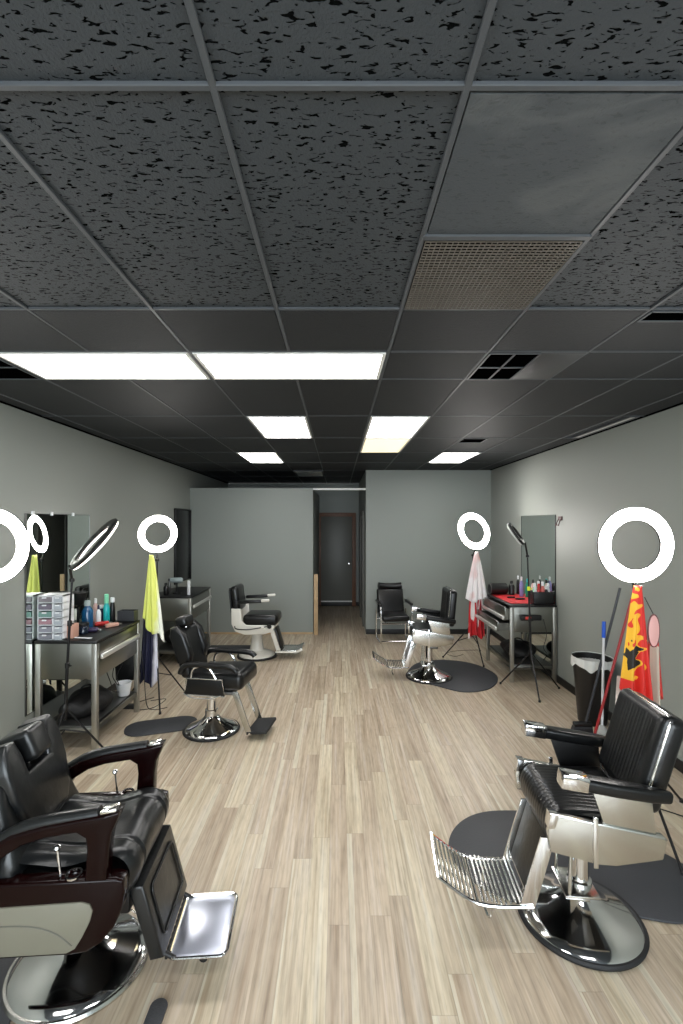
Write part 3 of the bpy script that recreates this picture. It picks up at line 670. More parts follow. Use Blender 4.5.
# ------------------------------------------------------------------ rolling carts
def cart(loc, rz, W, L, H, label, open_=(0, 0), drawers=1, topm=blackpl):
    """local x: away from the wall, y: along it, centred"""
    r = empty('station_cart', loc, rz, label, 'cart', 'steel station carts')
    h = L/2
    MB().box(0, W, -h, h, H-.025, H, .005).build('top', topm, r)
    ap = MB(); z0 = H-.33
    ap.box(.012, W-.02, -h+.01, -h+.022, z0, H-.026, .002); ap.box(.012, W-.02, h-.022, h-.01, z0, H-.026, .002); ap.box(.012, .022, -h+.022, h-.022, z0, H-.026, .002)
    ap.box(.03, W-.05, -h+.03, h-.03, z0, z0+.01, .002)
    ap.build('apron', steel, r)
    hs = [(H-.20, H-.035), (H-.33, H-.21)] if drawers == 2 else [(H-.15, H-.035)]
    for i, (a, b) in enumerate(hs):
        off = open_[i]
        dr = MB(); dr.box(W-.02+off, W-.004+off, -h+.06, h-.06, a, b, .004)
        if off: dr.box(W-.3+off, W-.02+off, -h+.065, -h+.072, a+.01, b-.02); dr.box(W-.3+off, W-.02+off, h-.072, h-.065, a+.01, b-.02); dr.box(W-.3+off, W-.02+off, -h+.072, h-.072, a+.01, a+.016)
        do = dr.build('drawer', steel, r)
        zb = a+.03 if drawers == 2 else a+.0
        hd = MB(); hd.box(W+off, W+.026+off, -h+.06, h-.06, zb-.022, zb+.022, .008, 3); hd.build('handle', brightbar, do)
    if drawers == 1: MB().box(W-.02, W-.008, -h+.06, h-.06, H-.33, H-.16, .003).build('front_panel', steel, r)
    for sx in (0.002, W-.047):
        for sy in (-h+.002, h-.047):
            MB().box(sx, sx+.045, sy, sy+.045, .0, H-.026, .004).build('leg', mat('aluminium_leg', (.42, .41, .37), .35, .9), r)
    MB().box(.048, W-.048, -h+.02, h-.02, .19, .215, .003).build('shelf', steel_d, r)
    sr = MB(); sr.box(.05, W-.05, -h+.012, -h+.03, .16, .20, .002); sr.box(W-.03, W-.015, -h+.05, h-.05, .16, .215, .002); sr.box(.05, W-.05, h-.03, h-.012, .16, .20, .002)
    sr.build('shelf_rail', steel, r)
    return r
H = .945
K1 = cart((XL+.015, 4.535, 0), 0, .53, .90, H, 'steel cart with black top under the left wall mirror, holding a white drawer tower', (0, 0))
K2 = cart((XR-.015, 6.35, 0), PI, .57, .98, H, 'steel cart with two open drawers at the right wall, topped with a red mat', (.05, .14), 2)
K3 = cart((XL+.035, 7.06, 0), 0, .56, 1.02, H, 'steel cart with black top in the rear left corner by the glossy black panel', (0, 0))

def bottle(pos, r, h, m, capm, label, cat='bottle', neck=.4, caph=.18, group=None, name='bottle'):
    o = empty(name, pos, 0, label, cat, group)
    hb = h*(1-caph)
    b = MB(); b.lathe([(r*.9, 0), (r, .005), (r, hb*.72), (r*.85, hb*.84), (r*neck, hb*.95), (r*neck, hb)], 20); b.build('body', m, o)
    c = MB(); c.lathe([(r*neck*1.15, hb-.004), (r*neck*1.2, hb+.002), (r*neck*1.15, h-.004), (r*neck*.8, h)], 16); c.build('cap', capm, o)
    return o
teal = mat('teal_plastic', '0f6a66', .25); blue = mat('blue_glass', '154a72', .15); navy = mat('navy', '10163a', .5); aqua = mat('aqua_plastic', '1ea7a8', .3)
mint = mat('mint_plastic', '7fd0a8', .35); pink = mat('pale_pink', 'd9b6b0', .4); red = mat('red_plastic', 'b3211f', .35); purple = mat('purple_plastic', '2f2444', .3)
peach = mat('peach', 'b98d7c', .5); yel = mat('bright_yellow', 'd8e02a', .45); green = mat('dark_green', '1f5a34', .35); lilac = mat('lilac', '8b86bd', .4); clearb = mat('translucent_grey', '9aa6a6', .2)

def on_top(u, v, z=H):            # point on a horizontal surface at height z seen at pixel (u, v)
    Y = F*(CH-z)/(v-V0); return Vector(((u-U0)/F*Y, Y, z+.0005))
G1 = 'bottles and jars on the left cart'
bottle(on_top(67, 631.5), .045, .30, teal, mint, 'teal bottle on the left cart behind the light stand pole', group=G1)
bottle(on_top(87.5, 628.5), .05, .27, blue, clearb, 'wide blue bottle on the left cart', group=G1, neck=.5)
bottle(on_top(95.5, 622), .028, .24, pink, whitep, 'pale pink bottle with white cap on the left cart', group=G1)
bottle(on_top(101, 621.5), .028, .17, navy, whitep, 'navy can with white cap on the left cart', group=G1, neck=.8)
bottle(on_top(106.5, 623), .030, .29, aqua, mint, 'aqua spray bottle with mint top on the left cart', group=G1, neck=.6, caph=.3)
bottle(on_top(112.5, 622), .026, .25, blackpl, whitep, 'slim black bottle with white cap at the right of the left cart', group=G1, neck=.7)
bottle(on_top(83.5, 633.5), .045, .10, mat('dark_blue_glass', '0e1c2c', .12), blackpl, 'short dark jar in front of the wide blue bottle on the left cart', 'jar', .9, .2, G1, 'jar')
bottle(on_top(98.5, 625.5), .022, .20, whitep, navy, 'white bottle with navy cap in front of the pale pink one on the left cart', group=G1)
bw = empty('black_cup', on_top(78, 627.5), 0, 'flared black cup on a tall stem on the left cart by the wall', 'cup')
MB().lathe([(.05, 0), (.05, .008), (.012, .02), (.012, .2), (.05, .22), (.088, .34), (.082, .34), (.045, .228), (0, .222)], 28).build('cup', blackpl, bw)
# white drawer tower
dt = empty('drawer_tower', (-2.465, 4.20, H+.0005), 0, 'white plastic tower of small clear drawers on the left cart', 'drawer unit')
bd = MB(); w, l, hh = .112, .085, .385
bd.box(-w, w, -l, l, 0, .012); bd.box(-w, w, -l, l, hh-.012, hh)
for i in range(1, 6): bd.box(-w, w, -l, l, hh*i/6-.004, hh*i/6+.004)
bd.box(-w, -w+.01, -l, l, 0, hh); bd.box(w-.01, w, -l, l, 0, hh); bd.box(-w, w, l-.008, l, 0, hh); bd.box(.012, .03, -l, l, 0, hh)
bd.build('body', whitep, dt, smooth=False)
cols = ['7a7478', '6b6470', '6f9088', '9c7880', '8a8a94', '7c7c84']
for i in range(6):
    for s_, (xa, xb) in enumerate(((-w+.013, .010), (.032, w-.013))):
        z0, z1 = hh*(5-i)/6+.007, hh*(6-i)/6-.014
        dd = MB(); dd.box(xa, xb, -l-.012, l-.01, z0, z1, .003, 1); do = dd.build('drawer', mat('drawer_tint_%d' % i, cols[i], .25) if s_ == 0 else mat('drawer_pale', 'aab0b6', .25), dt)
        kn = MB(); kn.box((xa+xb)/2-.018, (xa+xb)/2+.018, -l-.022, -l-.012, z1-.012, z1, .002); kn.build('pull', whitep, do)
tag(MB().box(-.03, .03, -.05, .05, 0, .12, .006).build('small_box', peach, loc=on_top(64, 638)+Vector((.065, .02, 0))), 'peach coloured box between the drawer tower and the bottles', 'box')
def clipper(pos, rz, m, label):
    o = empty('hair_clipper', pos, rz, label, 'hair clipper', 'clippers lying on the left cart')
    MB().box(-.075, .055, -.022, .022, .002, .04, .014, 4).build('body', m, o)
    MB().box(.055, .085, -.02, .02, .008, .028, .003).build('blade', steel, o)
    MB().tube([(-.09, 0, .018), (-.07, 0, .02)], .008, 8).build('cord_stub', blackpl, o)
clipper(on_top(92, 632), .15, purple, 'purple and black hair clipper lying nearest the camera on the left cart')
clipper(on_top(103, 625.5), .6, red, 'red hair clipper lying on the left cart among the bottles')
clipper(on_top(113, 627), .9, peach, 'pinkish hair clipper at the right end of the left cart')
cm = MB(); cm.box(-.13, .13, -.012, .012, 0, .006, .001)
tag(cm.build('comb', whitep, loc=on_top(78, 638)), 'white comb lying at the front edge of the left cart', 'comb')
COL.objects[-1].rotation_euler[2] = -.15
bx = empty('storage_box', (-2.19, 4.92, H+.0005), 0, 'low dark box at the far end of the left cart', 'box')
t = MB(); t.box(-.05, .12, -.05, -.04, 0, .11); t.box(-.05, .12, .04, .05, 0, .11); t.box(-.05, -.04, -.04, .04, 0, .11); t.box(.11, .12, -.04, .04, 0, .11); t.box(-.05, .12, -.05, .05, 0, .008); t.build('body', mat('charcoal_plastic', '2e3033', .4), bx, smooth=False)
MB().box(-.04, .11, -.039, .039, .008, .07, .01).build('contents', blackpl, bx)
# bag and things on the lower shelf
def blob(pos, rx, ry, rz, m, name, label, cat, seed=1, handle=True):
    rnd = random.Random(seed); ph = [rnd.uniform(0, 6) for _ in range(4)]
    def fn(u, v):
        a = 2*PI*u; t = PI*v
        k = 1+.1*math.sin(3*a+ph[0])*math.sin(t)+.06*math.sin(5*a+ph[1]+2*t)
        z = math.cos(t)
        z = z if z > -.75 else -.75
        return (rx*k*math.sin(t)*math.cos(a), ry*k*math.sin(t)*math.sin(a), rz*(z+.75)/1.75*2*(1+.06*math.sin(4*a+ph[2])*math.sin(t)))
    b = MB(); b.grid(fn, 40, 20); bmesh.ops.remove_doubles(b.bm, verts=b.bm.verts, dist=.0005)
    o = empty(name, pos, 0, label, cat)
    b.build('bag_body', m, o)
    if handle: MB().tube(smooth_path([(-rx*.4, 0, rz*1.7), (-rx*.3, .01, rz*2.1), (0, .02, rz*2.3), (rx*.3, .01, rz*2.1), (rx*.4, 0, rz*1.7)]), .009, 8).build('handle', m, o)
    return o
nylon = mat('black_nylon', '0c0c0d', .6, bump=.4, bscale=25)
blob((-2.32, 4.45, .2155), .18, .28, .10, nylon, 'duffel_bag', 'black bag slumped on the lower shelf of the left cart', 'bag', 3)
blob((-2.30, 7.05, .2155), .2, .32, .12, nylon, 'duffel_bag', 'black bag on the lower shelf of the rear left cart', 'bag', 5)
blob((2.38, 6.35, .2155), .2, .28, .09, nylon, 'duffel_bag', 'dark bag on the lower shelf of the red-topped cart', 'bag', 8)
tb = empty('tub', (-2.2, 4.80, .2155+.0), 0, 'white plastic tub on the lower shelf of the left cart', 'tub')
# hanging cords under the cart
def cord(pts, label, r=.004, m=blackpl):
    o = MB().tube(smooth_path(pts, 8), r, 6).build('power_cord', m); return tag(o, label, 'cord')
bpy.data.objects.remove(tb)
tb = MB(); tb.lathe([(.05, 0), (.055, .004), (.075, .13), (.07, .13), (.045, .006), (0, .006)], 24)
tag(tb.build('tub', whitep, loc=(-2.16, 4.84, .216)), 'white plastic tub at the far end of the left cart shelf', 'tub')
cord([(-2.10, 4.5, .60), (-2.12, 4.52, .50), (-2.09, 4.58, .40), (-2.13, 4.62, .48), (-2.10, 4.68, .58)], 'dark cord looping under the drawer of the left cart')
cord([(-2.14, 4.42, .60), (-2.11, 4.46, .46), (-2.14, 4.55, .36), (-2.10, 4.6, .33)], 'second dark cord dangling beneath the left cart')
bm_ = empty('hanging_bin', (-2.24, 5.08, 0), 0, 'narrow black bin standing just past the far leg of the left cart', 'bin')
t = MB(); t.prism([(-.09, .30), (-.11, .62), (.11, .62), (.09, .30)], 'y', -.05, .05, .006); t.box(-.02, .02, -.02, .02, .02, .30); t.box(-.1, .1, -.06, .06, .0, .02, .004); t.build('body', blackpl, bm_)

# things on the right cart
KX = XR-.015
tag(MB().prism(rrect(-.25, .25, -.40, .40, .02), 'z', .0005, .006, .002).build('table_mat', mat('red_rubber', 'c3262b', .45), loc=(2.40, 6.38, H)), 'red rubber mat covering the top of the right cart', 'mat')
sp = empty('speaker', (2.24, 6.72, H+.0065), .1, 'black cylindrical speaker lying at the far left of the red mat', 'speaker')
MB().lathe([(.07, -.12), (.078, -.11), (.078, .11), (.07, .12), (0, .118)], 28, Matrix.Translation((0, 0, .079)) @ Matrix.Rotation(PI/2, 4, 'Y')).build('body', blackpl, sp)
MB().ring(.066, [(-.006, -.004), (.006, -.004), (.006, .004), (-.006, .004)], 28, Matrix.Translation((-.122, 0, .079)) @ Matrix.Rotation(PI/2, 4, 'Y')).build('end_ring', steel_d, sp)
G2 = 'bottles on the red-topped cart'
zt = H+.0065
for (u, v, r, h, m1, m2, lab) in ((521.5, 596.5, .026, .24, lilac, whitep, 'lilac bottle with white top on the red mat'), (527.5, 597, .028, .22, mat('emerald', '0f8a6c', .3), aqua, 'emerald green bottle next to the lilac one on the red mat'),
        (511.5, 594.5, .04, .17, blackpl, blackpl, 'squat black bottle left of the lilac one on the red mat'), (518, 594,  .022, .23, blackpl, whitep, 'slim black bottle with white cap behind the lilac one'), (533, 598, .026, .22, pink, blackpl, 'pale pink bottle with black cap behind the light stand pole')):
    bottle(on_top(u, v, zt), r, h*1.12, m1, m2, lab, group=G2)
bs = empty('storage_bin', (2.53, 5.975, zt), 0, 'black bin crammed with bottles at the near edge of the right cart', 'bin')
t = MB(); a, b, hh = .125, .08, .15
t.box(-a, a, -b, -b+.008, 0, hh, .003); t.box(-a, a, b-.008, b, 0, hh, .003); t.box(-a, -a+.008, -b, b, 0, hh, .003); t.box(a-.008, a, -b, b, 0, hh, .003); t.box(-a, a, -b, b, 0, .008); t.build('body', blackpl, bs)
G3 = 'small bottles standing in the black bin'
for i, (dx, dy, m1, m2, lab) in enumerate(((-.09, -.04, whitep, whitep, 'white bottle at the left of the black bin'), (-.045, -.035, red, red, 'red bottle at the front of the black bin'), (.0, -.04, mat('pinkred', 'c4605a', .4), whitep, 'pinkish bottle in the middle of the black bin'),
        (.045, -.04, blackpl, whitep, 'black bottle with white cap at the right of the black bin'), (-.07, .03, mint, whitep, 'mint bottle at the back of the black bin'), (-.02, .035, green, whitep, 'dark green bottle at the back of the black bin'),
        (.03, .03, whitep, mint, 'white bottle with mint cap at the back of the black bin'), (.085, .0, whitep, whitep, 'white bottle leaning toward the right mirror in the black bin'))):
    bottle((2.53+dx, 5.975+dy, zt+.0085), .023, .215+.025*(i % 3), m1, m2, lab, group=G3, neck=.6)
tg = empty('tool_holder', (2.33, 5.84, .80), 0, 'black holder with red front hanging on the near side of the right cart', 'holder')
MB().box(-.12, .13, -.05, .0, -.03, .035, .012, 3).build('body', blackpl, tg)
MB().box(-.07, -.0, -.054, -.049, -.015, .02, .002).build('front_label', mat('red_label', 'd0382c', .4), tg)
tr = MB(); tr.box(-.06, .06, -.02, .02, 0, .02, .008, 3)
tag(tr.build('hair_trimmer', blackpl, loc=on_top(520, 599.5, zt)), 'small black trimmer lying on the red mat', 'hair trimmer')
tr = MB(); tr.box(-.05, .05, -.018, .018, 0, .02, .008, 3)
tag(tr.build('hair_trimmer', blackpl, loc=on_top(511, 598, zt)), 'black trimmer lying on the red mat close to the open drawers', 'hair trimmer')
cord([(2.50, 5.84, .78), (2.52, 5.80, .6), (2.48, 5.79, .45), (2.53, 5.81, .36), (2.50, 5.84, .28)], 'black cord hanging down the near side of the right cart')
# rear left cart things
bottle((-2.09, 6.72, H+.0005), .022, .2, whitep, whitep, 'white bottle on the rear left cart', neck=.9, caph=.2)
hd = empty('hair_dryer', (-2.30, 6.85, H+.0005), 0, 'dark hair dryer stand on the rear left cart', 'hair dryer')
MB().lathe([(.06, 0), (.06, .015), (.012, .02), (.012, .16)], 20).build('stand', blackpl, hd)
MB().lathe([(.03, -.09), (.035, -.08), (.04, .06), (.03, .08)], 20, Matrix.Translation((0, 0, .19)) @ Matrix.Rotation(PI/2, 4, 'Y')).build('barrel', clearb, hd)
bottle((-2.40, 6.70, H+.0005), .035, .17, blackpl, blackpl, 'squat black bottle on the rear left cart near the wall', neck=.5)
bottle((-2.44, 6.95, H+.0005), .02, .2, steel_d, blackpl, 'slim dark bottle on the rear left cart near the wall', neck=.8)

# ------------------------------------------------------------------ ring lights
def frame_from(n, up=Vector((0, 0, 1))):
    z = n.normalized(); x = up.cross(z); x.normalize(); y = z.cross(x)
    return Matrix((x, y, z)).transposed().to_4x4()
def ring_light(base, center, n, R, label, lit=True, legs=(30, 150, 270), pole_top=None, legr=.33, hubz=.45, clampm=None):
    base = Vector(base); center = Vector(center)-base
    r = empty('ring_light', base, 0, label, 'ring light', 'ring lights on tripod stands')
    n = Vector(n).normalized(); M = Matrix.Translation(center) @ frame_from(n)
    w = R*.165
    rg = MB(); rg.ring(R-w, [(-w, 0), (-w*.8, .014), (0, .022), (w*.8, .014), (w, 0)], 72, M); rg.build('diffuser', ringm if lit == 1 else (ringdim if lit == 2 else diff_off), r)
    hs = MB(); hs.ring(R-w, [(w+.002, .001), (w+.002, -.014), (w*.7, -.024), (-w*.7, -.024), (-w-.002, -.014), (-w-.002, .001)], 72, M); hs.build('housing', blackpl, r)
    # neck from bottom of ring to pole
    low = M @ Vector((0, -R+w*.4, -.03))
    pt = Vector(pole_top)-base if pole_top else Vector((0, 0, low.z-.10))
    nk = MB(); nk.tube(smooth_path([pt, pt.lerp(low, .5)+Vector((0, 0, .0)), low], 5), .011, 10); nk.lathe([(0, -.02), (.018, -.014), (.022, 0), (.018, .014), (0, .02)], 14, Matrix.Translation(pt)); nk.build('neck', blackpl, r)
    hub = Vector((0, 0, hubz))
    pl = MB(); pl.tube([hub+Vector((0, 0, -.1)), hub+(pt-hub)*.33], .013, 10); pl.tube([hub+(pt-hub)*.33, hub+(pt-hub)*.66], .0105, 10); pl.tube([hub+(pt-hub)*.66, pt], .008, 10); pl.build('pole', blackmet, r)
    for f_ in (.33, .66):
        c = hub+(pt-hub)*f_
        kb = MB(); kb.lathe([(.017, -.02), (.018, -.01), (.018, .02), (.012, .025)], 14, Matrix.Translation(c)); kb.tube([c, c+Vector((.035, -.01, 0))], .007, 8); kb.build('lock_knob', clampm if (clampm and f_ > .5) else blackpl, r)
    cl = MB(); cl.lathe([(.022, -.03), (.024, -.02), (.024, .02), (.018, .03)], 16, Matrix.Translation(hub)); cl.build('leg_collar', blackpl, r)
    for a in legs:
        a = math.radians(a); d = Vector((math.cos(a), math.sin(a), 0))
        lg = MB(); lg.tube([hub, d*legr+Vector((0, 0, .012))], .0085, 8); lg.tube([Vector((0, 0, hubz-.18)), hub.lerp(d*legr, .5)], .006, 8); lo = lg.build('leg', blackmet, r)
        MB().lathe([(.012, 0), (.014, .004), (.012, .025)], 10, Matrix.Translation(d*legr)).build('rubber_foot', rubber, lo)
    return r
cam_pos = Vector((0, 0, CH))
def tilted_normal(c, mu, mv, ratio, away=True):
    """normal of a disc at c whose long image axis runs (mu, mv up) and whose short/long ratio is given"""
    ray = (Vector(c)-cam_pos).normalized()
    right = Vector((1, 0, 0))-ray*ray.x; right.normalize(); up = right.cross(ray); up.normalize()
    m = (right*mu+up*mv).normalized(); p = ray.cross(m).normalized()
    return (p*math.sqrt(1-ratio*ratio)+ray*(ratio if away else -ratio)).normalized(), p
def toward(c, off=(0, 0, 0)): return (cam_pos+Vector(off)-Vector(c)).normalized()
c1 = px(-9, 546, 3.0); ring_light((c1.x, 3.02, 0), c1, (.03, -1, 0), .235, 'lit ring light cut off by the left edge of the photo', legs=(80, 200, 320), legr=.3)
c2 = px(94.5, 544, 3.93); n2, p2 = tilted_normal(c2, 42, 52, .15)
b2 = (px(65, 600, 3.90).x, 3.90, 0)
ring_light(b2, c2, n2 if n2.x > 0 else tilted_normal(c2, -42, -52, .15)[0], .262, 'dim ring light seen edge-on in front of the left cart', lit=2, legs=(20, 170, 270), pole_top=px(72, 580, 3.90), legr=.33)
c3 = px(158, 534, 5.19); ring_light((c3.x-.02, 5.22, 0), c3, (.56, -.82, -.18), .205, 'lit ring light with a yellow cape hanging beneath it', legs=(-65, 55, 175), legr=.36, hubz=.5)
c4 = px(636, 545, 3.1); ring_light((c4.x+.02, 3.14, 0), c4, (.0, -1, 0), .243, 'largest lit ring light in view, above the red and yellow cape', legs=(25, 150, 265), legr=.5, hubz=.5)
c5 = px(515.5, 534, 5.52); n5, p5 = tilted_normal(c5, -15, 22, .12)
if n5.x > 0: n5 = tilted_normal(c5, 15, -22, .12)[0]
ring_light((px(531, 600, 5.58).x, 5.58, 0), c5, n5, .15, 'dark ring light turned edge-on in front of the right mirror', lit=3, legs=(262, 10, 140), pole_top=px(527.5, 556, 5.56), legr=.36, hubz=.45, clampm=yel)
c6 = px(474, 531, 6.86); r6 = toward(c6); n6 = tilted_normal(c6, -.4, .92, .76, False)[0]
ring_light((c6.x+.0, 6.92, 0), c6, n6, .27, 'lit ring light tilted sideways near the right rear corner', legs=(175, 274, 60), legr=.42, hubz=.5)

# ------------------------------------------------------------------ capes and cloths
def cape(top, length, width, m, name, label, cat, folds=5, depth=.07, skew=0.0, hem=.04, th0=-.5, th1=.5, seed=1, topw=.03, slant=0.0):
    rnd = random.Random(seed); ph = rnd.uniform(0, 6)
    def fn(u, v):
        s = (u-.5)
        wv = topw+(width-topw)*(v**.8)
        x = s*wv+skew*v
        y = -.03-depth*(.25+.75*v)*(math.cos(2*PI*folds*u+ph)*.5+.5)*(.4+.6*v)-.04*math.cos(PI*s)
        z = -length*v*(1-hem*math.sin(2*PI*1.3*u+ph)*v)-.25*hem*v*abs(s)-slant*s*v
        return (x, y, z)
    b = MB(); b.grid(fn, 60, 40)
    o = b.build(name, m, loc=top)
    md = o.modifiers.new('Solidify', 'SOLIDIFY'); md.thickness = .004
    return tag(o, label, cat)
def split_material(name, colA, colB, axis, pos, soft=.02, wob=.05, colC=None, pos2=0):
    m, nt, b = _new(name); L = nt.links.new
    tc = N(nt, 'ShaderNodeTexCoord'); sp = N(nt, 'ShaderNodeSeparateXYZ'); L(tc.outputs['Object'], sp.inputs[0])
    n = N(nt, 'ShaderNodeTexNoise'); n.inputs['Scale'].default_value = 6; L(tc.outputs['Object'], n.inputs['Vector'])
    val = M_(nt, 'ADD', sp.outputs[axis], M_(nt, 'MULTIPLY', M_(nt, 'SUBTRACT', n.outputs['Fac'], .5), wob))
    f = N(nt, 'ShaderNodeMapRange'); f.inputs['From Min'].default_value = pos-soft; f.inputs['From Max'].default_value = pos+soft; L(val, f.inputs['Value'])
    mx = N(nt, 'ShaderNodeMixRGB'); L(f.outputs[0], mx.inputs[0]); mx.inputs[1].default_value = srgb(colA); mx.inputs[2].default_value = srgb(colB)
    L(mx.outputs[0], b.inputs['Base Color']); b.inputs['Roughness'].default_value = .65
    return m
# cape below ring 3
t3 = Vector((c3.x-.03, 5.19, c3.z-.20-.02))
cape(t3+Vector((-.045, .02, -.42)), .95, .20, split_material('navy_white_cloth', '0f1230', 'd9d9e2', 0, .05, .01, .02), 'barber_cape', 'navy and white cape hanging under the yellow one by the left cart', 'cape', 3, .05, seed=2, topw=.10)
cape(t3+Vector((0, -.07, 0)), .80, .23, split_material('yellow_white_cloth', 'd9df74', 'eef0e4', 0, .075, .02, .06), 'barber_cape', 'bright yellow cape hanging from the ring light stand by the left cart', 'cape', 3, .05, skew=.03, seed=4, slant=.22)
# cape below ring 6
t6 = Vector((c6.x+.01, 6.87, c6.z-.27-.02))
cape(t6+Vector((.02, .03, -.55)), .66, .24, pattern_material('red_white_stripes', [(0, 'c41f26'), (.5, 'e8dcd8'), (.6, 'c41f26')], 9, .4, zstretch=.12), 'barber_cape', 'red and white cape hanging below the white one in the right rear', 'cape', 3, .05, seed=6, topw=.16)
cape(t6+Vector((0, -.06, 0)), .68, .32, pattern_material('white_pink_cloth', [(0, 'e9e4e3'), (.56, 'efeaea'), (.72, 'd9a6a2')], 4, .5, 'LINEAR'), 'barber_cape', 'white and pink cape hanging from the tilted ring light', 'cape', 4, .05, seed=7)
# capes below ring 4
t4 = Vector((c4.x-.045, 3.1, c4.z-.25+.0))
def flame_material():
    m, nt, b = _new('red_yellow_black_print'); L = nt.links.new
    tc = N(nt, 'ShaderNodeTexCoord'); sp = N(nt, 'ShaderNodeSeparateXYZ'); L(tc.outputs['Object'], sp.inputs[0])
    n = N(nt, 'ShaderNodeTexNoise'); n.inputs['Scale'].default_value = 9; n.inputs['Distortion'].default_value = 1.2; n.inputs['Detail'].default_value = 1; L(tc.outputs['Object'], n.inputs['Vector'])
    v = M_(nt, 'ADD', sp.outputs['X'], M_(nt, 'MULTIPLY', M_(nt, 'SUBTRACT', n.outputs['Fac'], .5), .38))
    hem = M_(nt, 'MULTIPLY', M_(nt, 'LESS_THAN', sp.outputs['Z'], -.58), .2)
    c1_ = ramp(nt, M_(nt, 'ADD', M_(nt, 'ADD', v, .5), hem), [(0, 'e9b02a'), (.478, 'd3261c'), (.53, 'd3261c'), (.575, 'd3261c')], 'CONSTANT')
    dx = M_(nt, 'ADD', sp.outputs['X'], .055); dz = M_(nt, 'MULTIPLY', M_(nt, 'ADD', sp.outputs['Z'], .42), .42)
    rr = M_(nt, 'ADD', M_(nt, 'MULTIPLY', dx, dx), M_(nt, 'MULTIPLY', dz, dz))
    k = M_(nt, 'LESS_THAN', M_(nt, 'ADD', rr, M_(nt, 'MULTIPLY', M_(nt, 'SUBTRACT', n.outputs['Fac'], .5), .012)), .0008)
    mx = N(nt, 'ShaderNodeMixRGB'); L(k, mx.inputs[0]); L(c1_, mx.inputs[1]); mx.inputs[2].default_value = srgb('1b1813')
    L(mx.outputs[0], b.inputs['Base Color']); b.inputs['Roughness'].default_value = .6; return m
flame = flame_material()
cape(t4+Vector((.0, .05, -.60)), .62, .20, mat('off_white_cloth', 'cfc2ba', .7), 'towel', 'off-white cloth hanging under the red and yellow cape', 'towel', 3, .04, seed=9, topw=.13)
cape(t4+Vector((0, -.05, 0)), .70, .20, flame, 'barber_cape', 'red and yellow printed cape hanging from the large ring light', 'cape', 3, .05, skew=-.012, hem=.03, seed=11, slant=.1)
cape(t4+Vector((.185, .08, -.32)), .42, .10, mat('red_cloth', 'c0281f', .65), 'towel', 'narrow red cloth hanging right of the printed cape', 'towel', 2, .03, seed=12, topw=.04)
cape(t4+Vector((.105, -.05, -.38)), .42, .055, mat('cream_cloth', 'b9ae9c', .7), 'towel', 'cream strip of cloth hanging below the pink oval', 'towel', 1.5, .02, seed=13, topw=.04)
po = empty('oval_tag', t4+Vector((.06, -.15, -.27)), 0, 'pale pink oval with dark rim hanging beside the printed cape', 'oval')
MB().prism([(.032*math.cos(2*PI*i/28), .095*math.sin(2*PI*i/28)) for i in range(28)], 'y', -.006, .006, .002).build('face', mat('pink_face', 'dba6a0', .4), po)
MB().tube([(.034*math.cos(2*PI*i/32), 0, .098*math.sin(2*PI*i/32)) for i in range(32)], .005, 8, True).build('rim', mat('maroon', '5a1c1c', .4), po)
MB().tube([(0, 0, .098), (-.03, .04, .2)], .003, 6).build('cord', blackpl, po)

# ------------------------------------------------------------------ bin, broom, poles
tc_ = empty('trash_can', (2.50, 4.72, 0), 0, 'black waste bin with a white liner against the right wall', 'bin')
b = MB(); b.lathe([(.13, 0), (.135, .004), (.185, .66), (.19, .67), (.18, .668), (.128, .01), (0, .01)], 36, Matrix.Diagonal((1, 1.1, 1, 1))); b.build('body', blackpl, tc_)
ln = MB()
def lin(u, v):
    a = 2*PI*u; R = .192+.004*math.sin(17*a)+.004*v; z = .678-.09*v*(1+.25*math.sin(5*a)+.1*math.sin(11*a))
    return (R*math.cos(a), R*1.1*math.sin(a), z)
ln.grid(lin, 90, 6); ln.grid(lambda u, v: ((.192-.03*v)*math.cos(2*PI*u), (.192-.03*v)*1.1*math.sin(2*PI*u), .678-.12*v), 60, 4); tc_.scale = (.94,)*3; ln.build('liner', mat('white_liner', 'cfd0cc', .35), tc_)
def pole(p0, p1, r, m, name, label, cat, build_head=None, capm=None):
    p0, p1 = Vector(p0), Vector(p1); o = empty(name, p0, 0, label, cat)
    MB().tube([Vector((0, 0, .02)), p1-p0], r, 10).build('pole', m, o)
    if capm:
        dd = (p1-p0); MB().tube([dd*.86, dd*1.0+dd.normalized()*.005], r*1.5, 10).build('grip', capm, o)
    if build_head: build_head(o, (p1-p0))
    return o
def broom_head(o, d):
    MB().box(-.10, .07, -.02, .02, .06, .10, .008).build('head', blackpl, o)
    bb = MB(); bb.prism([(-.10, .061), (.07, .061), (.075, .0), (-.12, .0)], 'y', -.025, .025, .004); bb.build('bristles', mat('bristles', '26262a', .8), o)
def dustpan_head(o, d):
    MB().prism([(-.12, 0), (.02, 0), (.02, -.1), (-.14, -.1)], 'z', .001, .01, .003).build('pan', red, o)
    w = MB(); w.box(-.13, -.12, -.1, 0, .01, .05); w.box(.01, .02, -.1, 0, .01, .05); w.box(-.13, .02, -.01, 0, .01, .05); w.build('pan_walls', red, o)
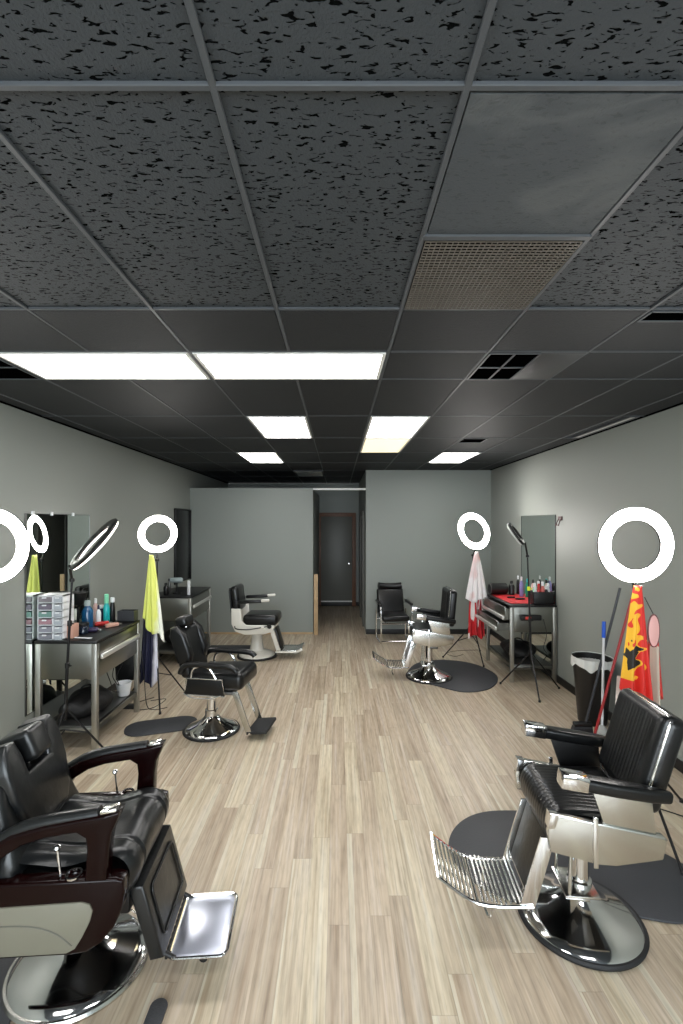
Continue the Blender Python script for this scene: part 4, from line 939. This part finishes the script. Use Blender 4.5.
pole((2.29, 4.47, .0), px(620, 588, 4.47), .012, mat('grey_pole', '3a3c40', .4, .4), 'broom', 'long-handled broom with dark grey pole leaning at the bin', 'broom', broom_head)
pole((2.31, 4.33, 0), px(632, 598, 4.33), .012, mat('red_pole', '9c1c20', .35), 'dustpan', 'red long-handled dustpan leaning beside the broom', 'dustpan', dustpan_head)
pole((2.43, 4.42, 0), px(604, 622, 4.46), .011, whitep, 'mop', 'white pole with a blue grip in front of the waste bin', 'mop', lambda o, d: MB().lathe([(.05, 0), (.055, .01), (.05, .05), (.015, .09)], 20).build('head', mat('mop_head', 'a9a9a4', .8), o), mat('blue_grip', '1e58c8', .35))
# cords on the floor
cord([(-2.05, 5.25, .006), (-1.9, 5.3, .006), (-1.95, 5.05, .006), (-2.1, 5.0, .006), (-2.2, 5.15, .006), (-2.05, 5.35, .006)], 'black cord coiled on the floor beyond the left cart')
cord([(-2.045, 4.99, .62), (-2.02, 5.0, .35), (-2.0, 5.02, .05), (-1.92, 5.0, .006), (-1.8, 5.06, .006)], 'black cord running down the far front leg of the left cart to the floor')
cord([(1.85, 7.1, .006), (1.7, 7.0, .006), (1.62, 7.15, .006), (1.8, 7.3, .006), (2.15, 7.35, .006)], 'thin dark cord on the floor by the right rear ring light', .003)
cord([(2.15, 3.3, .006), (2.35, 3.1, .006), (2.3, 2.9, .006), (2.5, 2.8, .006)], 'dark cord on the floor behind the right front chair')

# ------------------------------------------------------------------ world and camera
w = bpy.data.worlds.new('World'); C.world = w; w.use_nodes = True
w.node_tree.nodes['Background'].inputs[0].default_value = (.02, .02, .02, 1)
cd = bpy.data.cameras.new('camera'); co = bpy.data.objects.new('camera', cd); COL.objects.link(co)
co.location = (0, 0, CH); co.rotation_euler = (PI/2, 0, 0)
cd.sensor_fit = 'VERTICAL'; cd.sensor_height = 36; cd.lens = F/1024*36
cd.shift_x = (341.5-U0)/1024; cd.shift_y = (V0-512)/1024
cd.clip_start = .05
C.camera = co
C.view_settings.view_transform = 'Standard'; C.view_settings.look = 'None'; C.view_settings.gamma = 1; C.view_settings.use_curve_mapping = False
C.view_settings.exposure = 1.45
